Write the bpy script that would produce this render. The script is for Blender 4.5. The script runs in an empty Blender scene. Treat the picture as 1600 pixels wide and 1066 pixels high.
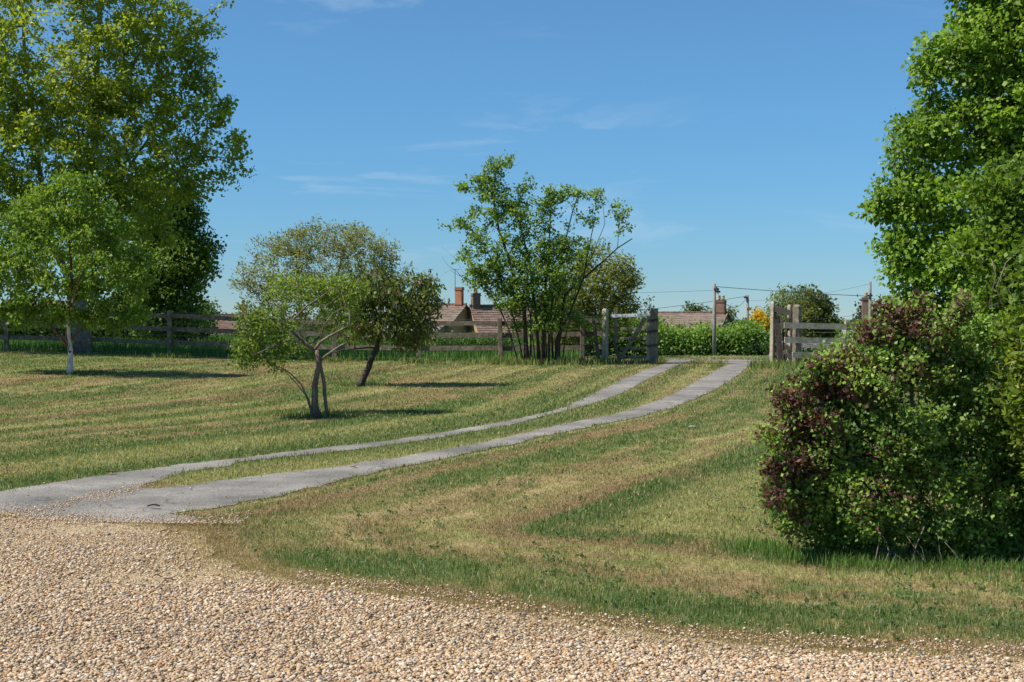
import bpy, math, numpy as np
from mathutils import Vector, Matrix
sc = bpy.context.scene
COL = sc.collection
R = np.random.default_rng(7)
RAD = math.radians

# ------------------------------------------------------------------ camera model (photo pixels 1600x1066)
FPX = 50 / 36 * 1600
CAMZ = 1.7
PITCH = math.atan((533 - 495) / FPX)
def ray(px, py):
    a = (np.asarray(px, float) - 800) / FPX; b = -(np.asarray(py, float) - 533) / FPX
    return a, math.cos(PITCH) + b * math.sin(PITCH), b * math.cos(PITCH) - math.sin(PITCH)
def at(px, py, Y):                       # world point seen at a pixel, on the plane Y
    a, c, d = ray(px, py)
    t = Y / c
    return Vector((float(a * t), float(Y), float(CAMZ + d * t)))
def mpp(Y): return Y / FPX               # metres per photo pixel

# ------------------------------------------------------------------ noise and ground height
def _h(ix, iy, s):
    n = (ix.astype(np.int64) * 374761393 + iy.astype(np.int64) * 668265263 + s * 1442695041) & 0x7fffffff
    n = ((n ^ (n >> 13)) * 1274126177) & 0x7fffffff
    return ((n ^ (n >> 16)) & 0xffff) / 65535.0
def vn(x, y, s=0):
    ix = np.floor(x); iy = np.floor(y); fx = x - ix; fy = y - iy
    fx = fx * fx * (3 - 2 * fx); fy = fy * fy * (3 - 2 * fy)
    a = _h(ix, iy, s); b = _h(ix + 1, iy, s); c = _h(ix, iy + 1, s); d = _h(ix + 1, iy + 1, s)
    return (a * (1 - fx) + b * fx) * (1 - fy) + (c * (1 - fx) + d * fx) * fy
def fbm(x, y, s=0, o=3):
    r = 0; a = .5; t = 0
    for k in range(o):
        r = r + a * vn(x * 2**k + 17.3 * k, y * 2**k + 9.1 * k, s + k); t += a; a *= .55
    return r / t
def ss(a, b, x):
    t = np.clip((x - a) / (b - a), 0, 1); return t * t * (3 - 2 * t)
def G(x, y):
    x = np.asarray(x, float); y = np.asarray(y, float)
    z = .45 * ss(12, 40, y) + .25 * ss(3, 16, -x) * ss(14, 38, y)
    lw = ss(2, 10, -x)
    st = 43 + 14 * lw
    t = np.clip((y - st) / (124 - st), 0, 2.2)
    z = z - 2.45 * np.where(t < .06, t * t / .12, t - .03)
    z = z + (fbm(x * .12, y * .12, 3) - .5) * .10 * ss(12, 22, y) * (1 - ss(39, 44, y))
    return z
def hit(px, py, y0=4., y1=60.):          # where a pixel's sight line meets the ground
    a, c, d = ray(px, py)
    Y = np.arange(y0, y1, .02)
    z = CAMZ + d / c * Y; g = G(a / c * Y, Y)
    k = np.nonzero(z <= g)[0]
    Yh = Y[k[0]] if len(k) else y1
    return Vector((float(a / c * Yh), float(Yh), float(G(a / c * Yh, Yh))))

# ------------------------------------------------------------------ mesh helpers
def raw_mesh(name, V, F, mats, parent=None, col=None, smooth=False, mi=None):
    """V (n,3); F (m,k) all faces with k corners"""
    V = np.ascontiguousarray(V, np.float32); F = np.ascontiguousarray(F, np.int32)
    me = bpy.data.meshes.new(name)
    me.vertices.add(len(V)); me.vertices.foreach_set('co', V.ravel())
    m, k = F.shape
    me.loops.add(m * k); me.loops.foreach_set('vertex_index', F.ravel())
    me.polygons.add(m); me.polygons.foreach_set('loop_start', np.arange(0, m * k, k, dtype=np.int32))
    me.polygons.foreach_set('loop_total', np.full(m, k, np.int32))
    if smooth: me.polygons.foreach_set('use_smooth', np.ones(m, bool))
    for x in (mats if isinstance(mats, (list, tuple)) else [mats]): me.materials.append(x)
    if mi is not None: me.polygons.foreach_set('material_index', np.asarray(mi, np.int32))
    if col is not None:
        at_ = me.attributes.new('tint', 'FLOAT_COLOR', 'POINT')
        c4 = np.ones((len(V), 4), np.float32); c4[:, :3] = col
        at_.data.foreach_set('color', c4.ravel())
    me.update(calc_edges=True)
    o = bpy.data.objects.new(name, me); COL.objects.link(o)
    if parent is not None: attach(o, parent)
    return o
def attach(o, parent):
    o.parent = parent
    o.matrix_parent_inverse = Matrix.Translation(-Vector(parent.location))
def tag(o, label=None, cat=None, group=None, kind=None):
    if label: o['label'] = label
    if cat: o['category'] = cat
    if group: o['group'] = group
    if kind: o['kind'] = kind
    return o
def thing(name, loc, label, cat, group=None):
    o = bpy.data.objects.new(name, None); o.empty_display_size = .2; COL.objects.link(o); o.location = loc
    return tag(o, label, cat, group)
class MB:
    def __init__(s): s.v = []; s.f = []; s.n = 0
    def add(s, V, F):
        s.v += [tuple(p) for p in V]; s.f += [tuple(i + s.n for i in f) for f in F]; s.n += len(V)
    def box(s, c, size, rot=0, tilt=None, ch=.0):
        sx, sy, sz = [q / 2 for q in size]
        M = Matrix.Translation(c) @ Matrix.Rotation(rot, 4, 'Z')
        if tilt: M = M @ tilt
        V = [M @ Vector((x * sx, y * sy, z * sz)) for x in (-1, 1) for y in (-1, 1) for z in (-1, 1)]
        s.add(V, [(0, 1, 3, 2), (4, 6, 7, 5), (0, 4, 5, 1), (2, 3, 7, 6), (0, 2, 6, 4), (1, 5, 7, 3)])
    def bar(s, a, b, w, h, up=(0, 0, 1), sag=0, seg=1, jit=0):   # rectangular bar from a to b, w across, h along up
        a = Vector(a); b = Vector(b); d = (b - a).normalized(); up = Vector(up)
        side = d.cross(up)
        if side.length < 1e-4: side = d.cross(Vector((0, 1, 0)))
        side.normalize(); u = side.cross(d).normalized()
        V = []
        for k in range(seg + 1):
            t = k / seg; p = a.lerp(b, t) - u * sag * 4 * t * (1 - t) + u * R.uniform(-jit, jit) + side * R.uniform(-jit, jit)
            hh = h * (1 + R.uniform(-jit, jit) * 3)
            V += [p - side * w / 2 - u * hh / 2, p + side * w / 2 - u * hh / 2, p + side * w / 2 + u * hh / 2, p - side * w / 2 + u * hh / 2]
        F = [(0, 1, 2, 3), tuple(4 * seg + i for i in (3, 2, 1, 0))]
        for k in range(seg):
            for i in range(4):
                j = (i + 1) % 4; F.append((4 * k + j, 4 * k + i, 4 * k + 4 + i, 4 * k + 4 + j))
        s.add(V, F)
    def tube(s, pts, rad, sides=7, cap=True, rough=0.):
        pts = [Vector(p) for p in pts]; n = len(pts)
        if not isinstance(rad, (list, tuple, np.ndarray)): rad = [rad] * n
        V = []; F = []; ref = None
        for i, p in enumerate(pts):
            d = (pts[min(i + 1, n - 1)] - pts[max(i - 1, 0)]).normalized()
            if ref is None:
                ref = Vector((1, 0, 0)) if abs(d.x) < .9 else Vector((0, 1, 0))
            u = (ref - d * ref.dot(d)).normalized(); w = d.cross(u); ref = u
            for k in range(sides):
                an = 2 * math.pi * k / sides; r = rad[i] * (1 + R.uniform(-rough, rough))
                V.append(p + (u * math.cos(an) + w * math.sin(an)) * r)
        for i in range(n - 1):
            for k in range(sides):
                k2 = (k + 1) % sides
                F.append((i * sides + k, i * sides + k2, (i + 1) * sides + k2, (i + 1) * sides + k))
        if cap: F += [tuple(range(sides - 1, -1, -1)), tuple((n - 1) * sides + k for k in range(sides))]
        s.add(V, F)
    def build(s, name, mats, parent=None, smooth=False):
        me = bpy.data.meshes.new(name); me.from_pydata(s.v, [], s.f)
        for x in (mats if isinstance(mats, (list, tuple)) else [mats]): me.materials.append(x)
        if smooth: me.polygons.foreach_set('use_smooth', np.ones(len(me.polygons), bool))
        me.update()
        o = bpy.data.objects.new(name, me); COL.objects.link(o)
        if parent is not None: attach(o, parent)
        return o

# ------------------------------------------------------------------ materials
def mat(name):
    m = bpy.data.materials.new(name); m.use_nodes = True
    nt = m.node_tree; return m, nt, nt.nodes['Principled BSDF']
def N(nt, t, **k):
    n = nt.nodes.new(t)
    for a, v in k.items():
        if a in n.inputs: n.inputs[a].default_value = v
        else: setattr(n, a, v)
    return n
def ramp(nt, fac, stops):
    r = nt.nodes.new('ShaderNodeValToRGB'); e = r.color_ramp.elements
    while len(e) < len(stops): e.new(.5)
    for q, (p, c) in zip(e, stops): q.position = p; q.color = (*c, 1)
    nt.links.new(fac, r.inputs[0]); return r.outputs[0]
def surf(name, stops, scale=8, detail=6, rough=.85, bump=.3, bscale=None, bdist=.02, stretch=None, spec=.3):
    m, nt, b = mat(name)
    tc = N(nt, 'ShaderNodeTexCoord'); co = tc.outputs['Object']
    if stretch:
        mp = N(nt, 'ShaderNodeMapping'); mp.inputs['Scale'].default_value = stretch
        nt.links.new(co, mp.inputs[0]); co = mp.outputs[0]
    n = N(nt, 'ShaderNodeTexNoise', Scale=scale, Detail=detail, Roughness=.65); nt.links.new(co, n.inputs['Vector'])
    nt.links.new(ramp(nt, n.outputs[0], stops), b.inputs['Base Color'])
    b.inputs['Roughness'].default_value = rough; b.inputs['Specular IOR Level'].default_value = spec
    if bump:
        n2 = N(nt, 'ShaderNodeTexNoise', Scale=bscale or scale * 3, Detail=5.); nt.links.new(co, n2.inputs['Vector'])
        bp = N(nt, 'ShaderNodeBump', Strength=bump, Distance=bdist); nt.links.new(n2.outputs[0], bp.inputs['Height'])
        nt.links.new(bp.outputs[0], b.inputs['Normal'])
    return m
def leafmat(name, transl=.46, rough=.5, spec=.3, var=.25):
    m, nt, b = mat(name); L = nt.links
    a = N(nt, 'ShaderNodeAttribute', attribute_name='tint')
    g = N(nt, 'ShaderNodeNewGeometry')
    mr = N(nt, 'ShaderNodeMapRange'); mr.inputs[3].default_value = 1 - var; mr.inputs[4].default_value = 1 + var
    L.new(g.outputs['Random Per Island'], mr.inputs[0])
    mul = N(nt, 'ShaderNodeMix', data_type='RGBA', blend_type='MULTIPLY'); mul.inputs[0].default_value = 1
    L.new(a.outputs['Color'], mul.inputs[6]); L.new(mr.outputs[0], mul.inputs[7])
    L.new(mul.outputs[2], b.inputs['Base Color'])
    b.inputs['Roughness'].default_value = rough; b.inputs['Specular IOR Level'].default_value = spec
    t = N(nt, 'ShaderNodeBsdfTranslucent')
    tm = N(nt, 'ShaderNodeMix', data_type='RGBA', blend_type='MULTIPLY'); tm.inputs[0].default_value = 1
    L.new(mul.outputs[2], tm.inputs[6]); tm.inputs[7].default_value = (1.5, 1.45, .55, 1)
    L.new(tm.outputs[2], t.inputs[0])
    mx = N(nt, 'ShaderNodeMixShader'); mx.inputs[0].default_value = transl
    L.new(b.outputs[0], mx.inputs[1]); L.new(t.outputs[0], mx.inputs[2])
    L.new(mx.outputs[0], nt.nodes['Material Output'].inputs[0])
    return m
M = {}
M['leaf'] = leafmat('leaf')
M['leaf_gloss'] = leafmat('leaf_gloss', .4, .5, .35)
M['blade'] = leafmat('grass_blade', .3, .6, .25, .28)
M['bark'] = surf('bark', [(.3, (.05, .04, .032)), (.55, (.12, .10, .08)), (.75, (.22, .19, .16))], 14, bump=.8, bscale=30, stretch=(1, 1, .35))
M['bark_dark'] = surf('bark_dark', [(.3, (.022, .016, .013)), (.6, (.06, .045, .036)), (.8, (.13, .10, .08))], 16, bump=.8, bscale=36, stretch=(1, 1, .4))
M['bark_grey'] = surf('bark_grey', [(.3, (.12, .10, .085)), (.55, (.27, .23, .20)), (.8, (.42, .38, .33))], 18, bump=.6, bscale=40, stretch=(1, 1, .4))
M['bark_limb'] = surf('bark_limb', [(.3, (.08, .058, .042)), (.55, (.19, .145, .105)), (.8, (.38, .32, .26))], 16, bump=.9, bscale=34, stretch=(1, 1, .35))
M['bark_red'] = surf('bark_red', [(.3, (.06, .022, .014)), (.55, (.19, .085, .05)), (.8, (.42, .28, .2))], 14, bump=.5, stretch=(1, 1, .6))
M['bark_white'] = surf('bark_white', [(.28, (.2, .12, .09)), (.42, (.62, .55, .5)), (.8, (.78, .74, .7))], 9, bump=.35, stretch=(1, 1, .5))
M['wood'] = surf('weathered_wood', [(.25, (.075, .06, .042)), (.5, (.19, .16, .115)), (.75, (.35, .305, .23))], 9, rough=.9, bump=.5, bscale=40, stretch=(1, 1, 1), bdist=.01)
M['wood_shaded'] = surf('shaded_fence_wood', [(.25, (.055, .044, .031)), (.5, (.145, .12, .088)), (.75, (.28, .24, .18))], 9, rough=.9, bump=.5, bscale=40, bdist=.01)  # weathered wood with tree shade on the left fence put into its colour
M['wood_dark'] = surf('dark_wood', [(.25, (.05, .042, .03)), (.5, (.12, .10, .072)), (.75, (.23, .20, .15))], 9, rough=.9, bump=.5, bscale=40, bdist=.01)
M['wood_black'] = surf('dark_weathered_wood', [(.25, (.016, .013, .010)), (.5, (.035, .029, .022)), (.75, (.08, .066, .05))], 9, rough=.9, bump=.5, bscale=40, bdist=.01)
M['wood_pale'] = surf('pale_post_wood', [(.25, (.2, .17, .12)), (.5, (.40, .35, .26)), (.75, (.55, .50, .40))], 9, rough=.9, bump=.5, bscale=40, bdist=.01)
M['galv'] = surf('galvanised_metal', [(.3, (.35, .37, .39)), (.7, (.55, .57, .6))], 12, rough=.45, bump=.1)
M['wire'] = surf('grey_wire', [(.3, (.28, .28, .28)), (.7, (.42, .42, .42))], 20, rough=.5, bump=0)
M['cable'] = surf('black_cable', [(.3, (.03, .03, .035)), (.7, (.05, .05, .055))], 20, rough=.6, bump=0)
M['pole'] = surf('pole_wood', [(.3, (.17, .15, .13)), (.5, (.26, .24, .21)), (.75, (.36, .34, .3))], 5, bump=.3, stretch=(3, 3, .5))
M['iron'] = surf('dark_iron', [(.3, (.03, .03, .03)), (.7, (.08, .07, .06))], 9, rough=.6, bump=.2)
def brick(name, c1, c2, mortar, scale=1.0, bw=.45, rh=.15, bias=0):
    m, nt, b = mat(name); L = nt.links
    tc = N(nt, 'ShaderNodeTexCoord')
    sx = N(nt, 'ShaderNodeSeparateXYZ'); L.new(tc.outputs['Object'], sx.inputs[0])
    ad = N(nt, 'ShaderNodeMath', operation='ADD'); L.new(sx.outputs[0], ad.inputs[0]); L.new(sx.outputs[1], ad.inputs[1])
    cx = N(nt, 'ShaderNodeCombineXYZ'); L.new(ad.outputs[0], cx.inputs[0]); L.new(sx.outputs[2], cx.inputs[1])
    br = N(nt, 'ShaderNodeTexBrick'); br.inputs['Scale'].default_value = scale
    br.inputs['Brick Width'].default_value = bw; br.inputs['Row Height'].default_value = rh; br.inputs['Mortar Size'].default_value = rh * .09
    br.inputs['Color1'].default_value = (*c1, 1); br.inputs['Color2'].default_value = (*c2, 1); br.inputs['Mortar'].default_value = (*mortar, 1); br.inputs['Bias'].default_value = bias
    L.new(cx.outputs[0], br.inputs[0])
    n = N(nt, 'ShaderNodeTexNoise', Scale=2.3, Detail=5.); L.new(tc.outputs['Object'], n.inputs[0])
    mx = N(nt, 'ShaderNodeMix', data_type='RGBA', blend_type='MULTIPLY'); mx.inputs[0].default_value = .6
    L.new(br.outputs[0], mx.inputs[6]); L.new(ramp(nt, n.outputs[0], [(.3, (.55, .52, .5)), (.7, (1.2, 1.15, 1.1))]), mx.inputs[7])
    L.new(mx.outputs[2], b.inputs['Base Color']); b.inputs['Roughness'].default_value = .9
    bp = N(nt, 'ShaderNodeBump', Strength=.6, Distance=.02); L.new(br.outputs['Fac'], bp.inputs['Height']); bp.invert = True
    L.new(bp.outputs[0], b.inputs['Normal'])
    return m
M['brick_red'] = brick('red_brick', (.36, .105, .05), (.46, .16, .08), (.36, .3, .24), bw=.23, rh=.078)
M['brick_brown'] = brick('brown_brick', (.19, .09, .06), (.25, .13, .09), (.28, .25, .2), bw=.23, rh=.078)
M['stone_wall'] = brick('cotswold_stone', (.42, .31, .16), (.33, .24, .13), (.36, .29, .18), bw=.4, rh=.16)
M['render_wall'] = surf('pale_render', [(.3, (.42, .37, .3)), (.7, (.55, .5, .42))], 2, bump=.2)
M['stone_grey'] = brick('grey_stone', (.26, .22, .16), (.20, .17, .13), (.25, .22, .17), bw=.4, rh=.18)
def tiles(c1, c2, c3, name):
    return brick(name, c1, c2, c3, bw=.25, rh=.17)
M['tile_red'] = tiles((.215, .135, .10), (.28, .19, .145), (.10, .065, .05), 'red_clay_tiles')
M['tile_brown'] = tiles((.20, .145, .11), (.28, .21, .165), (.10, .08, .065), 'brown_stone_tiles')
M['tile_grey'] = tiles((.17, .16, .145), (.24, .23, .21), (.09, .085, .08), 'grey_stone_tiles')
M['slate_pale'] = tiles((.34, .37, .42), (.40, .43, .48), (.24, .26, .3), 'pale_slate')
M['glass'] = surf('window_glass', [(.3, (.02, .025, .03)), (.7, (.04, .05, .06))], 1, rough=.08, bump=0, spec=.6)
M['white'] = surf('white_paint', [(.3, (.68, .68, .66)), (.7, (.8, .8, .78))], 3, rough=.6, bump=.05)
M['buff_pot'] = surf('buff_clay_pot', [(.3, (.33, .25, .11)), (.7, (.5, .41, .2))], 5, bump=.3)

# ------------------------------------------------------------------ traced ground layout (photo pixels -> ground)
def trace(pts): return np.array([tuple(hit(*p))[:2] for p in pts])
def dens(P, step):
    out = []
    for a, b in zip(P[:-1], P[1:]):
        n = max(1, int(np.linalg.norm(b - a) / step))
        for k in range(n): out.append(a + (b - a) * k / n)
    out.append(P[-1]); return np.array(out)
def smooth(P, it=3):
    P = P.copy()
    for _ in range(it): P[1:-1] = .25 * P[:-2] + .5 * P[1:-1] + .25 * P[2:]
    return P
def inpoly(x, y, P):
    c = np.zeros(len(x), bool); n = len(P); j = n - 1
    for i in range(n):
        xi, yi = P[i]; xj, yj = P[j]
        t = ((yi > y) != (yj > y)) & (x < (xj - xi) * (y - yi) / (yj - yi + 1e-12) + xi)
        c ^= t; j = i
    return c
def pdist(x, y, P):
    d = np.full(len(x), 1e9)
    for (ax, ay), (bx, by) in zip(P[:-1], P[1:]):
        ux, uy = bx - ax, by - ay; l = ux * ux + uy * uy + 1e-9
        t = np.clip(((x - ax) * ux + (y - ay) * uy) / l, 0, 1)
        d = np.minimum(d, (x - ax - t * ux)**2 + (y - ay - t * uy)**2)
    return np.sqrt(d)
ft = trace([(-160, 795), (-80, 780), (0, 768), (60, 759), (130, 747), (200, 738), (250, 731), (300, 725), (400, 713), (500, 701), (600, 690), (700, 675), (800, 657), (850, 646), (890, 634), (930, 614), (975, 592), (1000, 582), (1020, 575), (1035, 570)])
fb = trace([(1064, 569), (1050, 576), (1020, 589), (975, 614), (925, 632), (875, 645), (800, 664), (700, 682), (600, 698), (500, 709), (400, 721), (300, 737), (255, 748), (228, 756), (212, 764), (250, 764)])
nt_ = trace([(250, 764), (300, 758), (400, 745), (500, 733), (600, 719), (700, 702), (800, 682), (875, 664), (950, 650), (1000, 636), (1050, 617), (1100, 590), (1137, 570)])
nb = trace([(1178, 569), (1150, 589), (1125, 605), (1100, 618), (1050, 638), (1000, 652), (950, 662), (875, 677), (800, 695), (700, 716), (600, 736), (550, 748), (500, 761), (450, 772), (400, 783), (350, 791), (318, 798), (268, 805), (300, 812), (292, 819), (250, 820), (150, 818), (60, 813), (25, 809), (0, 805), (-80, 800), (-160, 812)])
def rag(P, amp, s): 
    Q = dens(P, .06)
    n1 = fbm(Q[:, 0] * 3, Q[:, 1] * 3, s) - .5; n2 = fbm(Q[:, 0] * 3 + 50, Q[:, 1] * 3, s + 5) - .5
    w = 1 - .75 * ss(12, 30, Q[:, 1])[:, None]
    return Q + np.stack([n1, n2], 1) * amp * 2 * w
def ext(P, k, d): return np.concatenate([P, P[-1:] + np.array([[d, k - P[-1, 1]]])]) 
ft = ext(ft, 41.2, .7); fb = np.concatenate([fb[:1] + np.array([[.9, 41.2 - fb[0, 1]]]), fb]); nt_ = ext(nt_, 41.2, .6); nb = np.concatenate([nb[:1] + np.array([[.6, 41.2 - nb[0, 1]]]), nb])
DRIVE = np.concatenate([rag(ft, .10, 11), rag(fb, .10, 12), rag(nt_, .10, 13), rag(nb, .12, 14)])
FAR_EDGE = np.concatenate([[[-9, 10.6]], ft])
NEAR_EDGE = np.concatenate([nb[::-1][10:], [[6.6, 45.0]]])
grav = trace([(-200, 812), (-60, 805), (0, 806), (60, 813), (150, 818), (250, 820), (292, 824), (312, 842), (326, 862), (342, 880), (380, 895), (440, 908), (520, 917), (600, 926), (700, 940), (800, 956), (900, 973), (1000, 990), (1100, 1004), (1200, 1012), (1300, 1018), (1400, 1022), (1500, 1026), (1600, 1032), (1800, 1040)])
grav = smooth(dens(grav, .15), 2)
GRAV = np.concatenate([rag(rag(grav, .20, 21)[::2], .10, 23), [[9, 3.5], [9, 1.0], [-9, 1.0], [-9, 8.0]]])
GEDGE = grav[13::2]

# ------------------------------------------------------------------ lawn colour (albedo variation of the turf itself)
def mixc(a, b, t): return a + (b - a) * t[:, None]
GREEN = np.array([.145, .185, .060]); LUSH = np.array([.10, .16, .045]); DRY = np.array([.38, .305, .165]); BROWN = np.array([.235, .165, .09]); YEL = np.array([.235, .235, .095])
patches = [  # px, py, half-width px, half-height px, kind (+dry / -lush)
    (540, 800, 130, 16, 1.0), (760, 800, 160, 18, .8), (900, 850, 120, 14, .5), (1010, 820, 150, 14, .6), (620, 850, 90, 14, -1.0), (660, 880, 220, 16, -1.1),
    (1150, 868, 60, 10, -.8), (880, 905, 90, 14, -.8), (470, 880, 120, 16, -.5), (1240, 960, 360, 16, -1.15), (950, 925, 160, 10, -.5), (1100, 925, 200, 10, .55), (1450, 935, 160, 12, .5),
    (150, 640, 260, 18, .7), (330, 600, 200, 12, .9), (90, 600, 150, 10, .5), (200, 705, 260, 16, -1.0), (430, 690, 180, 12, -.7), (620, 655, 140, 10, -.5), (600, 625, 160, 7, .4), (760, 590, 160, 8, .4),
    (900, 600, 120, 10, -.35), (1090, 720, 120, 14, -.35), (950, 690, 160, 10, -.3), (1060, 790, 60, 9, .9), (1250, 905, 120, 14, -.5), (700, 745, 120, 12, .1), (370, 805, 60, 14, -.6), (1000, 745, 90, 9, .5), (60, 790, 90, 6, .6), (370, 570, 260, 7, .6)]
PW = []
for px, py, hw, hh, k in patches:
    c = hit(px, py); PW.append((c.x, c.y, hw * mpp(c.y), max(.25, (hit(px, py - hh).y - hit(px, py + hh).y) / 2), k))
def pdist2(x, y, P):
    d = np.full(len(x), 1e9); sv = np.zeros(len(x)); a0 = 0
    for (ax, ay), (bx, by) in zip(P[:-1], P[1:]):
        ux, uy = bx - ax, by - ay; l = ux * ux + uy * uy + 1e-9
        t = np.clip(((x - ax) * ux + (y - ay) * uy) / l, 0, 1)
        q = (x - ax - t * ux)**2 + (y - ay - t * uy)**2; k = q < d
        d[k] = q[k]; sv[k] = a0 + (t * l**.5)[k]; a0 += l**.5
    return np.sqrt(d), sv
def lawn(x, y):
    """turf colour, and lushness 0..1"""
    un, sn = pdist2(x, y, NEAR_EDGE); ug, sg = pdist2(x, y, GEDGE); uf, sf = pdist2(x, y, FAR_EDGE)
    right = ss(-.3, .5, x - (np.interp(y, nb[::-1][:, 1], nb[::-1][:, 0], left=-4, right=6)))
    wg = ss(-.6, .9, un - ug * 1.15)                 # near the gravel the mower follows the gravel edge, higher up it follows the drive
    ur = un * (1 - wg) + (ug + .37) * wg; sr = sn * (1 - wg) + sg * wg
    uu = ur * right + (uf * .9 + 3) * (1 - right); sv = sr * right + sf * (1 - right)
    wob = (fbm(x * .35, y * .3, 61) - .5) * .30; w_ = uu + wob
    st = vn(w_ * 1.9, sv * .035, 71) * .40 + vn(w_ * 4.6, sv * .07, 72) * .36 + vn(w_ * 10.5, sv * .16, 75) * .24
    n1 = fbm(w_ * .9, sv * .25, 31, 4); n2 = fbm(w_ * 3.2, sv * 1.1, 41, 3); n3 = fbm(x * 8, y * 6, 51, 2)
    d = .43 + (n1 - .5) * .62 + (st - .5) * 1.75 + (n2 - .5) * .85 + (n3 - .5) * .9
    for cx, cy, rx, ry, k in PW:
        d = d + .16 * k * np.exp(-((x - cx) / rx)**2 - ((y - cy) / ry)**2)
    ed = pdist(x, y, DRIVE[::4]); d = d + .22 * np.exp(-(ed / .14)**2)
    gd = pdist(x, y, GEDGE); d = d + .35 * np.exp(-(gd / .28)**2)
    d = d - .12 * ss(40, 43, y)
    d = np.clip(d, 0, 1)
    c = mixc(np.tile(LUSH, (len(x), 1)), GREEN, ss(.05, .33, d))
    c = mixc(c, np.tile(YEL, (len(x), 1)), ss(.33, .6, d))
    c = mixc(c, np.tile(DRY, (len(x), 1)), ss(.60, 1.02, d))
    ln = ss(.66, .88, vn(w_ * 2.4 + 31, sv * .03, 101)); c = mixc(c, np.tile(YEL * 1.28, (len(x), 1)), ln * .75)
    lk = ss(.66, .88, vn(w_ * 2.9 + 77, sv * .05, 102)); c = mixc(c, np.tile(BROWN * .85, (len(x), 1)), lk * .6 * ss(.15, .4, d))
    c = c * (1 + .30 * (vn(w_ * 1.55 + 11, sv * .02, 103) - .5))[:, None]
    br = ss(.42, .64, fbm(w_ * 1.6 + 40, sv * .35, 81, 3)) * ss(.38, .65, d)
    c = mixc(c, np.tile(BROWN, (len(x), 1)), br * .65)
    c = mixc(c, np.tile(DRY * .92, (len(x), 1)), .7 * np.exp(-(gd / .2)**2) * (.5 + n3))
    return c, 1 - d

# ------------------------------------------------------------------ ground sheet
def axis(a, b, step, far, g=1.28):
    v = list(np.arange(a, b + 1e-6, step)); s = step
    while v[-1] < far: s *= g; v.append(v[-1] + s)
    lo = []; s = step; q = a
    while q > -far: s *= g; q -= s; lo.append(q)
    return np.array(lo[::-1] + v)
xs = axis(-15, 15, .12, 3000); ys = axis(4, 44, .12, 3000)
X, Y = np.meshgrid(xs, ys); gx, gy = X.ravel(), Y.ravel()
gz = G(gx, gy)
gcol = np.tile(np.array([.07, .11, .025]), (len(gx), 1))
ins = (np.abs(gx) < 17) & (gy > 3) & (gy < 60)
c_, l_ = lawn(gx[ins], gy[ins]); gcol[ins] = c_ * .85
nx, ny = len(xs), len(ys)
idx = np.arange(nx * ny).reshape(ny, nx)
F = np.stack([idx[:-1, :-1], idx[:-1, 1:], idx[1:, 1:], idx[1:, :-1]], -1).reshape(-1, 4)
m, nt, b = mat('turf'); L = nt.links
a = N(nt, 'ShaderNodeAttribute', attribute_name='tint'); tc = N(nt, 'ShaderNodeTexCoord')
n = N(nt, 'ShaderNodeTexNoise', Scale=22., Detail=6.); L.new(tc.outputs['Object'], n.inputs[0])
mx = N(nt, 'ShaderNodeMix', data_type='RGBA', blend_type='MULTIPLY'); mx.inputs[0].default_value = 1
L.new(a.outputs['Color'], mx.inputs[6]); L.new(ramp(nt, n.outputs[0], [(.3, (.55, .55, .5)), (.7, (1.35, 1.3, 1.2))]), mx.inputs[7])
L.new(mx.outputs[2], b.inputs['Base Color']); b.inputs['Roughness'].default_value = .95; b.inputs['Specular IOR Level'].default_value = .1
bp = N(nt, 'ShaderNodeBump', Strength=.7, Distance=.04); L.new(n.outputs[0], bp.inputs['Height']); L.new(bp.outputs[0], b.inputs['Normal'])
M['turf'] = m
ground = raw_mesh('ground', np.stack([gx, gy, gz], 1), F, M['turf'], col=gcol, smooth=True); tag(ground, kind='structure')

# draped sheets ------------------------------------------------------------
def drape(name, poly, m, lift, step=.12):
    from mathutils.geometry import tessellate_polygon, delaunay_2d_cdt
    lo = poly.min(0); hi = poly.max(0)
    n = len(poly)
    px, py = np.meshgrid(np.arange(lo[0], hi[0], step), np.arange(lo[1], hi[1], step)); px = px.ravel(); py = py.ravel()
    px = px + R.uniform(-.02, .02, len(px)); py = py + R.uniform(-.02, .02, len(py))
    k = inpoly(px, py, poly); px, py = px[k], py[k]
    pts = [Vector(p) for p in poly] + [Vector((x, y)) for x, y in zip(px, py)]
    v, e, f, *_ = delaunay_2d_cdt(pts, [], [list(range(n))], 2, 1e-4)
    f = [q for q in f]
    # keep the faces whose centre lies inside the outline
    A = np.array([tuple(p) for p in v]); T = np.array([q[:3] for q in f]); cc = A[T].mean(1)
    T = T[inpoly(cc[:, 0], cc[:, 1], poly)]
    return raw_mesh(name, np.stack([A[:, 0], A[:, 1], G(A[:, 0], A[:, 1]) + lift], 1), T, m, smooth=True)
m, nt, b = mat('asphalt'); L = nt.links
tc = N(nt, 'ShaderNodeTexCoord')
n1 = N(nt, 'ShaderNodeTexNoise', Scale=1.1, Detail=5.); n2 = N(nt, 'ShaderNodeTexNoise', Scale=60., Detail=4.); v3 = N(nt, 'ShaderNodeTexVoronoi', Scale=90.)
for q in (n1, n2, v3): L.new(tc.outputs['Object'], q.inputs['Vector'])
mx = N(nt, 'ShaderNodeMix', data_type='RGBA', blend_type='MULTIPLY'); mx.inputs[0].default_value = 1
L.new(ramp(nt, n1.outputs[0], [(.3, (.15, .14, .128)), (.5, (.222, .207, .188)), (.68, (.295, .275, .245))]), mx.inputs[6])
L.new(ramp(nt, n2.outputs[0], [(.3, (.6, .6, .6)), (.7, (1.3, 1.3, 1.3))]), mx.inputs[7])
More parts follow.
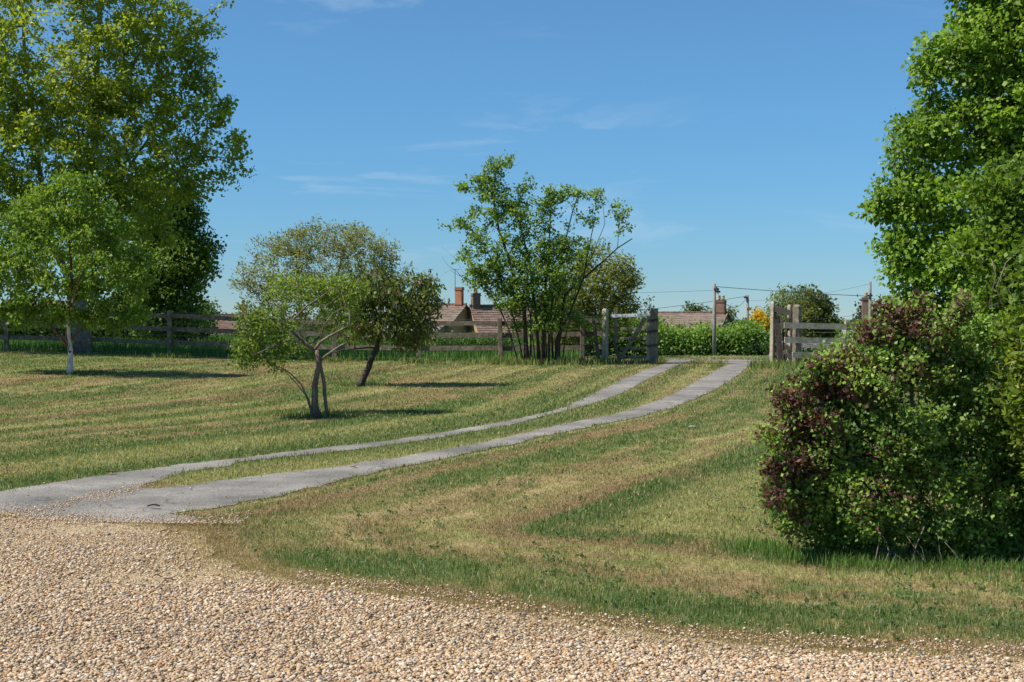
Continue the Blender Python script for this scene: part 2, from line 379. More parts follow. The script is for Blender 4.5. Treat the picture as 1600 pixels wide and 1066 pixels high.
vc = N(nt, 'ShaderNodeTexVoronoi', feature='DISTANCE_TO_EDGE', Scale=.55); nd = N(nt, 'ShaderNodeTexNoise', Scale=2.2, Detail=5.); L.new(tc.outputs['Object'], nd.inputs['Vector'])
vm = N(nt, 'ShaderNodeVectorMath', operation='MULTIPLY_ADD'); L.new(nd.outputs['Color'], vm.inputs[0]); vm.inputs[1].default_value = (.9, .9, 0); L.new(tc.outputs['Object'], vm.inputs[2]); L.new(vm.outputs[0], vc.inputs['Vector'])
n4 = N(nt, 'ShaderNodeTexNoise', Scale=.7, Detail=4.); L.new(tc.outputs['Object'], n4.inputs['Vector'])
ck = N(nt, 'ShaderNodeMath', operation='MAXIMUM'); L.new(ramp(nt, vc.outputs[0], [(.003, (.68, .68, .68)), (.010, (1, 1, 1))]), ck.inputs[0]); L.new(ramp(nt, n4.outputs[0], [(.44, (1, 1, 1)), (.5, (0, 0, 0))]), ck.inputs[1])
m2 = N(nt, 'ShaderNodeMix', data_type='RGBA', blend_type='MULTIPLY'); m2.inputs[0].default_value = 1; L.new(mx.outputs[2], m2.inputs[6]); L.new(ck.outputs[0], m2.inputs[7])
n5 = N(nt, 'ShaderNodeTexNoise', Scale=5., Detail=7., Roughness=.7); L.new(tc.outputs['Object'], n5.inputs['Vector'])
m3 = N(nt, 'ShaderNodeMix', data_type='RGBA', blend_type='MULTIPLY'); m3.inputs[0].default_value = 1; L.new(m2.outputs[2], m3.inputs[6]); L.new(ramp(nt, n5.outputs[0], [(.32, (.80, .79, .78)), (.55, (.97, .97, .97)), (.74, (1.08, 1.06, 1.02))]), m3.inputs[7])
L.new(m3.outputs[2], b.inputs['Base Color']); b.inputs['Roughness'].default_value = .9; b.inputs['Specular IOR Level'].default_value = .2
bp = N(nt, 'ShaderNodeBump', Strength=.5, Distance=.006); L.new(v3.outputs[0], bp.inputs['Height']); L.new(bp.outputs[0], b.inputs['Normal'])
M['asphalt'] = m
drive = drape('driveway', DRIVE, M['asphalt'], .006); tag(drive, kind='structure')
# lane across the crest
lp = [(x, y) for x, y in ((3.6, 40.6), (4.9, 40.0), (7, 40.0), (12, 40.6), (26, 42), (26, 44.4), (12, 43.0), (5, 42.4), (3.2, 42.4))]
lane = drape('lane', rag(np.array(lp + [lp[0]], float), .12, 5)[:-1], M['asphalt'], .005, .25); tag(lane, kind='structure')

m, nt, b = mat('gravel_bed'); L = nt.links
tc = N(nt, 'ShaderNodeTexCoord')
v = N(nt, 'ShaderNodeTexVoronoi', Scale=70.); n1 = N(nt, 'ShaderNodeTexNoise', Scale=1.4, Detail=5.); n2 = N(nt, 'ShaderNodeTexNoise', Scale=14., Detail=5.)
for q in (v, n1, n2): L.new(tc.outputs['Object'], q.inputs['Vector'])
sp = N(nt, 'ShaderNodeSeparateColor'); L.new(v.outputs['Color'], sp.inputs[0])
c1 = ramp(nt, sp.outputs[0], [(.0, (.12, .09, .065)), (.25, (.32, .225, .13)), (.6, (.46, .34, .20)), (1, (.66, .54, .39))])
c2 = ramp(nt, n2.outputs[0], [(.3, (.27, .21, .13)), (.5, (.40, .31, .19)), (.7, (.50, .40, .26))])
mx = N(nt, 'ShaderNodeMix', data_type='RGBA'); L.new(ramp(nt, n1.outputs[0], [(.45, (.15, .15, .15)), (.66, (.75, .75, .75))]), mx.inputs[0]); L.new(c1, mx.inputs[6]); L.new(c2, mx.inputs[7])
L.new(mx.outputs[2], b.inputs['Base Color']); b.inputs['Roughness'].default_value = .95; b.inputs['Specular IOR Level'].default_value = .1
bp = N(nt, 'ShaderNodeBump', Strength=.8, Distance=.015); L.new(v.outputs['Distance'], bp.inputs['Height']); bp.invert = True; L.new(bp.outputs[0], b.inputs['Normal'])
M['gravel_bed'] = m
yard = drape('gravel_yard', GRAV, M['gravel_bed'], .010, .3); tag(yard, kind='structure')

# ------------------------------------------------------------------ gravel stones
def stones(x, y, r, name, label):
    n = len(x)
    ph = (1 + 5**.5) / 2
    ico = np.array([(-1, ph, 0), (1, ph, 0), (-1, -ph, 0), (1, -ph, 0), (0, -1, ph), (0, 1, ph), (0, -1, -ph), (0, 1, -ph), (ph, 0, -1), (ph, 0, 1), (-ph, 0, -1), (-ph, 0, 1)]) / 1.902
    fc = np.array([(0, 11, 5), (0, 5, 1), (0, 1, 7), (0, 7, 10), (0, 10, 11), (1, 5, 9), (5, 11, 4), (11, 10, 2), (10, 7, 6), (7, 1, 8), (3, 9, 4), (3, 4, 2), (3, 2, 6), (3, 6, 8), (3, 8, 9), (4, 9, 5), (2, 4, 11), (6, 2, 10), (8, 6, 7), (9, 8, 1)])
    s = np.stack([R.uniform(.8, 1.35, n), R.uniform(.6, 1, n), R.uniform(.4, .7, n)], 1) * r[:, None]
    V = ico[None] * R.uniform(.75, 1.2, (n, 12, 1)) * s[:, None, :]
    az = R.uniform(0, 6.283, n); tl = R.normal(0, .35, n)
    ct, st_ = np.cos(tl)[:, None], np.sin(tl)[:, None]
    y2 = V[..., 1] * ct - V[..., 2] * st_; z2 = V[..., 1] * st_ + V[..., 2] * ct
    ca, sa = np.cos(az)[:, None], np.sin(az)[:, None]
    V = np.stack([V[..., 0] * ca - y2 * sa, V[..., 0] * sa + y2 * ca, z2], -1)
    V += np.stack([x, y, G(x, y) + .02 + r * R.uniform(.05, .45, n)], 1)[:, None, :]
    pal = np.array([(.60, .475, .33), (.52, .38, .23), (.47, .295, .145), (.40, .23, .115), (.31, .265, .22), (.20, .17, .145), (.66, .56, .43), (.38, .24, .17), (.10, .085, .075)])
    pr = np.array([.24, .26, .17, .06, .07, .04, .12, .04, .02])
    c = pal[R.choice(len(pal), n, p=pr / pr.sum())] * np.array([1.02, 1.015, 1.02]) * R.uniform(.74, 1.06, (n, 1)) * (.86 + .26 * fbm(x * 1.3, y * 1.3, 33, 3))[:, None]
    Fx = (fc[None] + (np.arange(n) * 12)[:, None, None]).reshape(-1, 3)
    o = raw_mesh(name, V.reshape(-1, 3), Fx, M['stone'], col=np.repeat(c, 12, 0), smooth=False)
    return tag(o, label, 'gravel', kind='stuff')
m, nt, b = mat('stone'); L = nt.links
a = N(nt, 'ShaderNodeAttribute', attribute_name='tint'); tc = N(nt, 'ShaderNodeTexCoord')
n = N(nt, 'ShaderNodeTexNoise', Scale=60., Detail=4.); L.new(tc.outputs['Object'], n.inputs[0])
mx = N(nt, 'ShaderNodeMix', data_type='RGBA', blend_type='MULTIPLY'); mx.inputs[0].default_value = 1
L.new(a.outputs['Color'], mx.inputs[6]); L.new(ramp(nt, n.outputs[0], [(.3, (.75, .72, .7)), (.7, (1.15, 1.15, 1.15))]), mx.inputs[7])
L.new(mx.outputs[2], b.inputs['Base Color']); b.inputs['Roughness'].default_value = .75; b.inputs['Specular IOR Level'].default_value = .3
M['stone'] = m
n = 240000
yy = (R.uniform(12.6**-.6, 5.6**-.6, n))**(-1 / .6); xx = R.uniform(-1, 1, n) * (.375 * yy + 1.0)
k = inpoly(xx, yy, GRAV); xx, yy = xx[k], yy[k]
gd = pdist(xx, yy, GEDGE); thin = fbm(xx * .8, yy * .8, 91, 3)
# bare, trodden patch with few stones near the end of the drive
bare = .88 * np.exp(-((xx + 2.15) / .85)**2 - ((yy - 9.2) / .45)**2) + .45 * np.exp(-((xx + 1.95) / .45)**2 - ((yy - 10.4) / .8)**2) + .5 * np.exp(-((xx + 3.3) / .8)**2 - ((yy - 11.2) / .16)**2)
keep = R.uniform(0, 1, len(xx)) < np.clip(ss(-.05, .45, gd + (thin - .5) * .5) + .08, 0, 1) * np.clip(1 - 1.05 * bare, .1, 1) * (1 - .55 * ss(.54, .70, fbm(xx * .9 + 3, yy * 1.6, 93, 3)))
xx, yy = xx[keep], yy[keep]
rr = R.lognormal(math.log(.0074), .38, len(xx)) * np.where(yy > 10.3, .85, 1 + .03 * (yy - 6))
extra = 800   # strays on the drive and in the turf margin
ex = R.uniform(hit(30, 808).x, hit(225, 765).x, extra); ey = R.normal(0, .34, extra) + np.interp(ex, *[np.array(q) for q in zip(*[( hit(40, 806).x, hit(40, 806).y), (hit(110, 787).x, hit(110, 787).y), (hit(210, 768).x, hit(210, 768).y)])])
e2x = R.uniform(-1.4, 5.5, 2600); e2y = np.interp(e2x, GEDGE[:, 0], GEDGE[:, 1]) + np.abs(R.normal(0, .16, 2600))
e3x = R.uniform(-4.6, -2.2, 2600); e3y = np.interp(e3x, [hit(0, 806).x, hit(60, 813).x, hit(150, 818).x, hit(250, 820).x, hit(296, 821).x], [hit(0, 806).y, hit(60, 813).y, hit(150, 818).y, hit(250, 820).y, hit(296, 821).y]) + R.exponential(.22, 2600) - .06
e4x = R.uniform(-5, 0, 500); e4y = R.uniform(11.8, 16, 500); k4 = inpoly(e4x, e4y, DRIVE); e4x, e4y = e4x[k4], e4y[k4]
ex = np.concatenate([ex, e3x, e4x]); ey = np.concatenate([ey, e3y, e4y]); extra = len(ex)
xx = np.concatenate([xx, ex, e2x]); yy = np.concatenate([yy, ey, e2y]); rr = np.concatenate([np.minimum(rr, .0155), R.lognormal(math.log(.008), .3, extra + 2600) * .8])
stones(xx, yy, rr, 'gravel', 'cream, tan and grey flint gravel spread in front of the lawn')
print('stones', len(xx))

# ------------------------------------------------------------------ grass
def blades(x, y, h, w, col, name, label, lean=.5, cat='grass'):
    n = len(x); az = R.uniform(0, 6.283, n); la = R.uniform(0, 6.283, n); ln = np.abs(R.normal(0, lean, n))
    z = G(x, y)
    dx, dy = np.cos(az) * w / 2, np.sin(az) * w / 2
    tx, ty = np.cos(la) * h * ln, np.sin(la) * h * ln
    th = h / np.sqrt(1 + ln**2)
    V = np.empty((n, 5, 3))
    V[:, 0] = np.stack([x - dx, y - dy, z - .004], 1); V[:, 1] = np.stack([x + dx, y + dy, z - .004], 1)
    mx_, my_ = x + tx * .38, y + ty * .38
    V[:, 2] = np.stack([mx_ + dx * .8, my_ + dy * .8, z + th * .58], 1); V[:, 3] = np.stack([mx_ - dx * .8, my_ - dy * .8, z + th * .58], 1)
    V[:, 4] = np.stack([x + tx, y + ty, z + th], 1)
    b0 = np.arange(n) * 5
    F = np.concatenate([np.stack([b0, b0 + 1, b0 + 2], 1), np.stack([b0, b0 + 2, b0 + 3], 1), np.stack([b0 + 3, b0 + 2, b0 + 4], 1)])
    c = np.repeat(col * R.uniform(.8, 1.25, (n, 1)), 5, 0)
    o = raw_mesh(name, V.reshape(-1, 3), F, M['blade'], col=c, smooth=False)
    return tag(o, label, cat, kind='stuff')
n = 740000
e = 1.25
yy = R.uniform(43**-(e - 1), 7.0**-(e - 1), n)**(-1 / (e - 1)); xx = R.uniform(-1, 1, n) * (.375 * yy + 2.0)
k = ~inpoly(xx, yy, DRIVE); q = np.nonzero(~k)[0]; ed = pdist(xx[q], yy[q], DRIVE[::2]); k[q] = R.uniform(0, 1, len(q)) < .75 * np.exp(-ed / .035); xx, yy = xx[k], yy[k]
g = inpoly(xx, yy, GRAV[::2]); gd = pdist(xx, yy, GEDGE)
k = ~g | (R.uniform(0, 1, len(xx)) < .75 * np.exp(-gd / .24) + .7 * np.exp(-((xx + 2.2) / .4)**2 - ((yy - 10.3) / .8)**2) * R.uniform(0, .5, len(xx)))
xx, yy, g = xx[k], yy[k], g[k]
q = R.integers(0, len(GEDGE) - 1, 34000); t_ = R.uniform(0, 1, 34000); ep = GEDGE[q] + (GEDGE[q + 1] - GEDGE[q]) * t_[:, None] + R.normal(0, .17, (34000, 2)) + np.array([-.04, .03]); k = (ep[:, 0] > -3.1) & (ep[:, 1] > 6.8) & ~inpoly(ep[:, 0], ep[:, 1], DRIVE[::2]); ep = ep[k]
xx = np.concatenate([xx, ep[:, 0]]); yy = np.concatenate([yy, ep[:, 1]]); g = np.concatenate([g, inpoly(ep[:, 0], ep[:, 1], GRAV[::2])])
c, lush = lawn(xx, yy)
c[g] = c[g] * .4 + DRY * .6
dry = R.uniform(0, 1, len(xx)) < .20
c[dry] = DRY * R.uniform(.6, 1.3, (dry.sum(), 1))
h = (.012 + .026 * lush + .012 * fbm(xx * 3, yy * 3, 95)) * R.uniform(.5, 1.25, len(xx)) * (1 + yy * .006)
h[g] = R.uniform(.014, .036, int(g.sum()))
w = .0036 * np.maximum(1, yy / 9) * R.uniform(.7, 1.4, len(xx))
blades(xx, yy, h, w, c, 'lawn_grass', 'mown lawn grass, green with straw coloured dry streaks', .75)
print('blades', len(xx))
n = 3600; wy = R.uniform(43**-.6, 7.2**-.6, n)**(-1 / .6); wx = R.uniform(-1, 1, n) * (.375 * wy + .5)
k = (fbm(wx * .7, wy * .5, 99, 3) > .55) & (pdist(wx, wy, GEDGE) > R.uniform(.15, 1.2, n)) & ~inpoly(wx, wy, DRIVE[::2]) & ~inpoly(wx, wy, GRAV[::2]); wx, wy = wx[k], wy[k]
WEED = (wx, wy)
# longer grass: behind the fence, at the foot of the bush, round the trees and posts
Lx, Ly, Lh, Lc = [], [], [], []
def tall(x, y, h, c):
    Lx.append(x); Ly.append(y); Lh.append(h); Lc.append(c)
n = 60000
y = R.uniform(39.4, 60, n); x = R.uniform(-1, 1, n) * .38 * y; k = (x < 2.0) & (y > 39.2 + np.interp(x, [-15, -9, -4, 1], [1.9, 1.6, .1, -.2])); x, y = x[k], y[k]
tall(x, y, R.uniform(.16, .40, len(x)), np.array([.075, .165, .03]) * R.uniform(.7, 1.35, (len(x), 1)))
n = 5000   # foot of the right-hand bush
t = R.uniform(0, 1, n); x = 1.55 + 2.3 * t; y = np.interp(t, [0, .25, .6, 1], [10.5, 9.8, 9.45, 9.35]) + R.normal(0, .22, n); k = fbm(x * 3, y * 3, 96) > R.uniform(.25, .7, n); x, y = x[k], y[k]; n = len(x)
tall(x, y, R.uniform(.04, .12, n), np.array([.11, .19, .04]) * R.uniform(.7, 1.3, (n, 1)))
for (px, py), rad, hh, nn in [((850, 570), .9, .28, 1500), ((495, 652), .35, .16, 500), ((560, 603), .3, .1, 300), ((110, 585), .35, .12, 400), ((945, 566), .3, .2, 300), ((1015, 566), .3, .2, 300), ((1243, 572), .6, .14, 500), ((1206, 563), .5, .1, 300), ((1290, 575), 1.4, .26, 2200), ((655, 568), .3, .22, 260), ((783, 567), .3, .22, 260), ((523, 566), .3, .2, 200), ((265, 560), .3, .2, 200)]:
    c0 = hit(px, py); x = R.normal(c0.x, rad, nn); y = R.normal(c0.y + .1, rad * .5, nn)
    tall(x, y, R.uniform(.3, 1, nn) * hh, np.array([.15, .19, .055]) * R.uniform(.6, 1.4, (nn, 1)))
# crest verge beyond the lane
n = 5000; y = R.uniform(42.6, 75, n); x = R.uniform(2.5, .36 * 44, n) * y / 44; k = ~inpoly(x, y, np.array(lp)); x, y = x[k], y[k]
tall(x, y, R.uniform(.02, .06, len(x)), np.array([.24, .25, .10]) * R.uniform(.7, 1.3, (len(x), 1)))
xx, yy, hh, cc = np.concatenate(Lx), np.concatenate(Ly), np.concatenate(Lh), np.concatenate(Lc)
k = ~inpoly(xx, yy, DRIVE[::2]); xx, yy, hh, cc = xx[k], yy[k], hh[k], cc[k]
blades(xx, yy, hh, .005 * np.maximum(1, yy / 9) * R.uniform(.7, 1.4, len(xx)), cc, 'long_grass', 'long unmown green grass along the fence and round trunks', .45)

# ------------------------------------------------------------------ trees
def leaves(P, dirb, L, w, up=.5, fold=.18, outc=None):
    """leaf quads at points P; returns V,F"""
    n = len(P)
    d = R.normal(0, 1, (n, 3)) + np.asarray(dirb)
    if outc is not None: o_ = P - outc; d += .6 * o_ / (np.linalg.norm(o_, axis=1, keepdims=True) + 1e-6)
    d /= np.linalg.norm(d, axis=1, keepdims=True)
    nn = R.normal(0, 1, (n, 3)) + np.array([-1.1 * up, -.65 * up, up * 1.2])
    nn -= d * (nn * d).sum(1, keepdims=True); nn /= np.linalg.norm(nn, axis=1, keepdims=True)
    s = np.cross(d, nn)
    L = np.asarray(L)[:, None]; W = np.asarray(w)[:, None]
    V = np.stack([P, P + d * L * .42 + s * W / 2 - nn * W * fold, P + d * L - nn * L * .12, P + d * L * .42 - s * W / 2 - nn * W * fold], 1)
    F = np.arange(4 * n).reshape(n, 4)
    return V.reshape(-1, 3), F
wx, wy = WEED; ii = np.repeat(np.arange(len(wx)), 7); an = R.uniform(0, 6.283, len(ii)); rr = R.uniform(.005, .03, len(ii))
V, F = leaves(np.stack([wx[ii] + np.cos(an) * rr, wy[ii] + np.sin(an) * rr, G(wx[ii], wy[ii]) + R.uniform(.012, .035, len(ii))], 1), (0, 0, .1), R.uniform(.015, .042, len(ii)), R.uniform(.010, .022, len(ii)), 1.5)
o = raw_mesh('lawn_weeds', V, F, M['leaf'], col=np.repeat(np.array([.085, .135, .042]) * R.uniform(.7, 1.5, (len(ii), 1)), 4, 0)); tag(o, 'clover and plantain leaves scattered through the mown lawn', 'weeds', kind='stuff')
class Skel:
    def __init__(s): s.p = []; s.par = []; s.r = []; s.pl = []; s.seed = []
    def node(s, p, par, r=0, seed=False):
        s.p.append(np.asarray(p, float)); s.par.append(par); s.r.append(r); s.seed.append(seed)
        s.pl.append(0 if par < 0 else s.pl[par] + np.linalg.norm(s.p[-1] - s.p[par])); return len(s.p) - 1
    def limb(s, pts, r0, r1, par=-1):
        pts = [np.asarray(q, float) for q in pts]; n = len(pts)
        # subdivide
        q = []
        for a, b in zip(pts[:-1], pts[1:]):
            k = max(1, int(np.linalg.norm(b - a) / .35))
            q += [a + (b - a) * i / k for i in range(k)]
        q.append(pts[-1]); m_ = len(q)
        if par >= 0: q = q[1:] if np.linalg.norm(q[0] - s.p[par]) < .05 else q
        last = par
        for i, a in enumerate(q):
            t = i / max(1, len(q) - 1); last = s.node(a, last, r0 + (r1 - r0) * t, True)
        return last
    def nearest(s, p): return int(np.argmin(((np.array(s.p) - np.asarray(p))**2).sum(1)))
    def grow(s, C, alpha=.35, step=.35, tip=.004, jit=.12, maxr=.2, power=.42, lift=.15):
        S = np.array([s.p[i] for i in range(len(s.p)) if s.seed[i]])
        d0 = np.array([np.sqrt(((S - c)**2).sum(1).min()) for c in C])
        cap = len(s.p) + len(C) * 14; A = np.zeros((cap, 3)); PLn = np.zeros(cap); k = len(s.p)
        A[:k] = np.array(s.p); PLn[:k] = s.pl
        ok = np.zeros(cap, bool); ok[:k] = True
        cl = np.zeros(len(C), int)
        for ci in np.argsort(d0):
            c = C[ci]; k = len(s.p)
            d = np.sqrt(((A[:k] - c)**2).sum(1)); j = int(np.argmin(d + alpha * PLn[:k] * .5 + .25 * np.maximum(0, A[:k, 2] - c[2])))
            a = A[j].copy(); dist = d[j]; m_ = min(10, max(1, int(round(dist / step)))); last = j
            for i in range(1, m_ + 1):
                t = i / m_; q = a + (c - a) * t
                if i < m_: q = q + R.normal(0, jit * dist / m_, 3) + np.array([0, 0, lift * dist * t * (1 - t)])
                last = s.node(q, last); A[last] = q; PLn[last] = s.pl[last]
            cl[ci] = last
        cnt = np.zeros(len(s.p))
        cnt[cl] += 1
        for i in range(len(s.p) - 1, -1, -1):
            if s.par[i] >= 0: cnt[s.par[i]] += cnt[i]
        for i in range(len(s.p)):
            r = min(maxr, tip * max(1, cnt[i])**power)
            s.r[i] = s.r[i] if s.seed[i] else r
        for i in range(len(s.p)):
            if s.par[i] >= 0 and not s.seed[i]: s.r[i] = min(s.r[i], s.r[s.par[i]] * .95)
        return cl
    def tubes(s, sides=5, minr=0, sel=None, k0=None):
        P = np.array(s.p); par = np.array(s.par); r = np.array(s.r)
        e = np.nonzero(par >= 0)[0]
        if sel is not None: e = e[sel[e]]
        a = P[par[e]]; b = P[e]; ra = np.minimum(r[par[e]], r[e] * 1.6); rb = r[e]
        d = b - a; d /= np.linalg.norm(d, axis=1, keepdims=True) + 1e-9
        ref = np.where(np.abs(d[:, 2:3]) < .9, np.array([[0, 0, 1.]]), np.array([[1., 0, 0]]))
        u = np.cross(d, ref); u /= np.linalg.norm(u, axis=1, keepdims=True) + 1e-9; w = np.cross(d, u)
        an = np.arange(sides) * 2 * np.pi / sides
        ring = u[:, None, :] * np.cos(an)[None, :, None] + w[:, None, :] * np.sin(an)[None, :, None]
        V = np.concatenate([a[:, None] + ring * ra[:, None, None], b[:, None] + d[:, None] * (rb * .3)[:, None, None] + ring * rb[:, None, None]], 1)
        m_ = len(e); i = np.arange(sides); j = (i + 1) % sides
        f = np.stack([i, j, j + sides, i + sides], 1)
        F = (f[None] + (np.arange(m_) * 2 * sides)[:, None, None]).reshape(-1, 4)
        return V.reshape(-1, 3), F
def lobes_pts(lobes, Y0, n, shell=.45, yd=1.0):
    """cluster points in ellipsoidal lobes given in pixels at depth Y0: (px,py,rx,ry[,dy[,weight]])"""
    W = np.array([l[2] * l[3] * (l[5] if len(l) > 5 else 1) for l in lobes], float); W /= W.sum()
    k = R.choice(len(lobes), n, p=W); out = np.empty((n, 3))
    v = R.normal(0, 1, (n, 3)); v /= np.linalg.norm(v, axis=1, keepdims=True); v *= (R.uniform(shell**3, 1, n)**(1 / 3))[:, None]
    for i, l in enumerate(lobes):
        q = k == i; c = at(l[0], l[1], Y0); s = mpp(Y0)
        dy = l[4] if len(l) > 4 else 0
        ry_ = yd * (l[2] + l[3]) / 2 * s
        out[q] = np.array(c) + np.array([0, dy, 0]) + v[q] * np.array([l[2] * s, ry_, l[3] * s])
    return out
def tree(name, label, cat, Y0, base, lobes, ncl, nleaf, spread, leafL, leafW, cols, limbs=None, bark='bark', trunk_r=.1, dirb=(0, 0, -.3), up=.5, shell=.45, yd=1., alpha=.35, tip=.004, maxr=.1,
         leafm='leaf', group=None, colf=None, jit=.12, trunk_part='trunk', minz=None, power=.42, step=.35, sides=5, crown='crown', cl_extra=None, colnoise=.8, lift=.15, trim=None):
    base = Vector(base); t = thing(name, base, label, cat, group)
    sk = Skel(); ends = []
    if limbs is None: limbs = [([base, at(lobes[0][0], lobes[0][1], Y0)], trunk_r, trunk_r * .4)]
    mbt = MB()
    for L_ in limbs:
        pts = [Vector(p) for p in L_[0]]; par = -1
        if len(sk.p): 
            j = sk.nearest(pts[0]); par = j if (Vector(sk.p[j]) - pts[0]).length < .35 else -1
        k0 = len(sk.p); sk.limb(pts, L_[1], L_[2], par)
        q = sk.p[k0:]; 
        if par >= 0: q = [sk.p[par]] + q
        if len(q) > 2:
            q = np.array(q); wob = R.normal(0, .25, q.shape) * np.linspace(L_[1], L_[2], len(q))[:, None]; wob[0] = 0; q = q + wob
        rr = list(np.linspace(L_[1], L_[2], len(q)))
        if par < 0: rr[0] *= 1.55; rr[1] = rr[1] * 1.08
        mbt.tube([Vector(a) for a in q], rr, 9, True, .09)
        k0 = len(sk.p)
    C = lobes_pts(lobes, Y0, ncl, shell, yd)
    if cl_extra is not None: C = np.concatenate([C, cl_extra])
    g = G(C[:, 0], C[:, 1]); C = C[C[:, 2] > g + (minz if minz is not None else .15)]
    if trim is not None: C = C[trim(C)]
    cl = sk.grow(C, alpha, step, tip, jit, maxr, power, lift)
    sel = ~np.array(sk.seed)
    V, F = sk.tubes(sides if sides < 5 else 4, 0, sel)
    mbt.build(trunk_part, M[bark], t, True)
    raw_mesh('branches', V, F, M[bark], t, smooth=True)
    E = np.array(sk.p)[cl]; par = np.array(sk.p)[np.array(sk.par)[cl]]
    nl = np.maximum(1, R.poisson(nleaf, len(E))); ii = np.repeat(np.arange(len(E)), nl)
    tt = R.uniform(0, 1, len(ii))[:, None] * .5
    P = E[ii] * (1 - tt) + par[ii] * tt + np.clip(R.normal(0, spread, (len(ii), 3)), -1.7 * spread, 1.7 * spread) * np.array([1, 1, .75])
    sz = R.uniform(.45, 1.4, len(ii))
    V, F = leaves(P, dirb, leafL * sz, leafW * sz * R.uniform(.85, 1.15, len(ii)), up, outc=E[ii])
    cols = [np.array(c_) for c_ in cols]
    nz = fbm(P[:, 0] * colnoise + P[:, 1] * .3, P[:, 2] * colnoise + P[:, 1] * .5, 7, 3)
    c = cols[0] + (cols[1] - cols[0]) * np.clip((nz - .25) * 2, 0, 1)[:, None]
    if len(cols) > 2: q = R.uniform(0, 1, len(P)) < .14; c[q] = cols[2]
    if colf: c = colf(P, c, ii)
    raw_mesh(crown, V, F, M[leafm], t, col=np.repeat(c, 4, 0))
    print(name, 'leaves', len(P), 'clusters', len(C))
    return t

OLIVE = [(.20, .28, .03), (.345, .41, .046), (.42, .46, .10)]
# --- big yellow-green tree, left
Y0 = 40.4; b0 = hit(125, 553); b0 = Vector((at(125, 553, 41).x, 41.3, float(G(at(125, 553, 41).x, 41.3))))
tree('broadleaf_tree', 'tall yellow-green broadleaf tree behind the white-trunked birch, reaching out of the top left', 'tree', Y0, b0,
     [(60, 60, 190, 170), (40, 230, 200, 140), (210, 90, 110, 120), (190, 230, 130, 110), (260, 60, 70, 80, 0, .7), (290, 170, 75, 60, 0, .7), (340, 235, 58, 42, 0, .55), (315, 120, 38, 45, 0, .5), (230, 330, 80, 60, 0, .8), (90, 340, 160, 90), (330, 20, 40, 26, 0, .3), (365, 268, 30, 22, 0, .5), (-120, 150, 200, 220), (150, -90, 180, 100), (375, 225, 26, 16, 0, .5), (310, 60, 40, 40, 0, .8), (330, 160, 40, 40, 0, .8), (280, 260, 50, 50, 0, .8), (320, 290, 40, 25, 0, .5)],
     2700, 33, .125, .12, .088, OLIVE,
     [([b0, at(122, 500, 41.3), at(128, 420, 41.5), at(140, 300, 42), at(150, 150, 42), at(160, -60, 42)], .19, .05), ([at(128, 420, 41.5), at(160, 330, 41.8), at(215, 240, 42), at(270, 170, 42)], .1, .02),
      ([at(124, 470, 41.4), at(80, 380, 42), at(60, 250, 42.3), at(40, 100, 42.3), at(30, -60, 42.2)], .12, .03), ([at(140, 300, 42), at(210, 300, 41.5), at(290, 262, 41.5), at(340, 245, 41.5)], .07, .015), ([at(150, 200, 42), at(200, 120, 41.4), at(240, 40, 41.3)], .07, .02), ([at(80, 380, 42), at(20, 300, 41.5), at(-60, 200, 41.5)], .07, .02)],
     'bark_grey', alpha=.25, tip=.008, maxr=.06, up=.7, dirb=(0, 0, .1), shell=.3, yd=.8, power=.36)
# --- dark tree behind it
b = Vector((at(285, 550, 47).x, 47, float(G(at(285, 550, 47).x, 47))))
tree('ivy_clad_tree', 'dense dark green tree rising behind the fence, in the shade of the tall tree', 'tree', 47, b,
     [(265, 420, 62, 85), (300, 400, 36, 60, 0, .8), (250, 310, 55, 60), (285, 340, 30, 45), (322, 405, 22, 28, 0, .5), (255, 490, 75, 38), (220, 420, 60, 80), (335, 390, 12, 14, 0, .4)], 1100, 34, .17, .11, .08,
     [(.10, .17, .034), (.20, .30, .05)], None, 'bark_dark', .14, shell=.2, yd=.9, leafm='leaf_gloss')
# --- birch with white trunk
b = hit(110, 585); Y0 = b.y
tree('birch_tree', 'small round birch with white trunk and peeling red-brown limbs on the left lawn', 'tree', Y0, b,
     [(95, 400, 105, 100), (20, 430, 70, 70), (185, 440, 60, 60), (120, 310, 55, 42), (60, 330, 50, 45), (165, 350, 42, 42), (60, 490, 75, 24), (150, 498, 60, 22), (-40, 410, 50, 60), (222, 440, 26, 34, 0, .8), (105, 275, 28, 16, 0, .8), (215, 395, 18, 20, 0, .7), (20, 350, 30, 30, 0, .8), (205, 485, 30, 18, 0, .8)], 800, 34, .085, .08, .056,
     [(.105, .19, .028), (.19, .295, .045), (.26, .35, .07)],
     [([b, at(109, 565, Y0), at(110, 548, Y0)], .046, .045), ([at(110, 548, Y0), at(106, 520, Y0), at(108, 490, Y0 - .05), at(112, 440, Y0), at(108, 380, Y0), at(104, 320, Y0)], .05, .014), ([at(108, 546, Y0), at(95, 528, Y0), at(78, 510, Y0), at(55, 480, Y0), at(20, 440, Y0)], .032, .01),
      ([at(111, 530, Y0), at(128, 515, Y0), at(160, 490, Y0), at(195, 450, Y0)], .03, .01), ([at(109, 500, Y0), at(90, 460, Y0 - .4), at(60, 400, Y0 - .6)], .024, .008), ([at(110, 480, Y0), at(135, 440, Y0 + .4), at(170, 370, Y0 + .4)], .024, .008), ([at(109, 510, Y0), at(115, 470, Y0 - .7), at(130, 410, Y0 - .9)], .02, .007)],
     'bark_red', alpha=.2, tip=.003, maxr=.022, up=.3, dirb=(0, 0, -1.0), minz=.75, shell=.35)
bt = bpy.data.objects['birch_tree']
mb = MB(); pts = [b + Vector((0, 0, -.02)), at(109.5, 572, Y0), at(110, 558, Y0), at(110, 547, Y0), at(107.5, 530, Y0), at(107, 508, Y0 - .03), at(108.5, 486, Y0 - .05)]
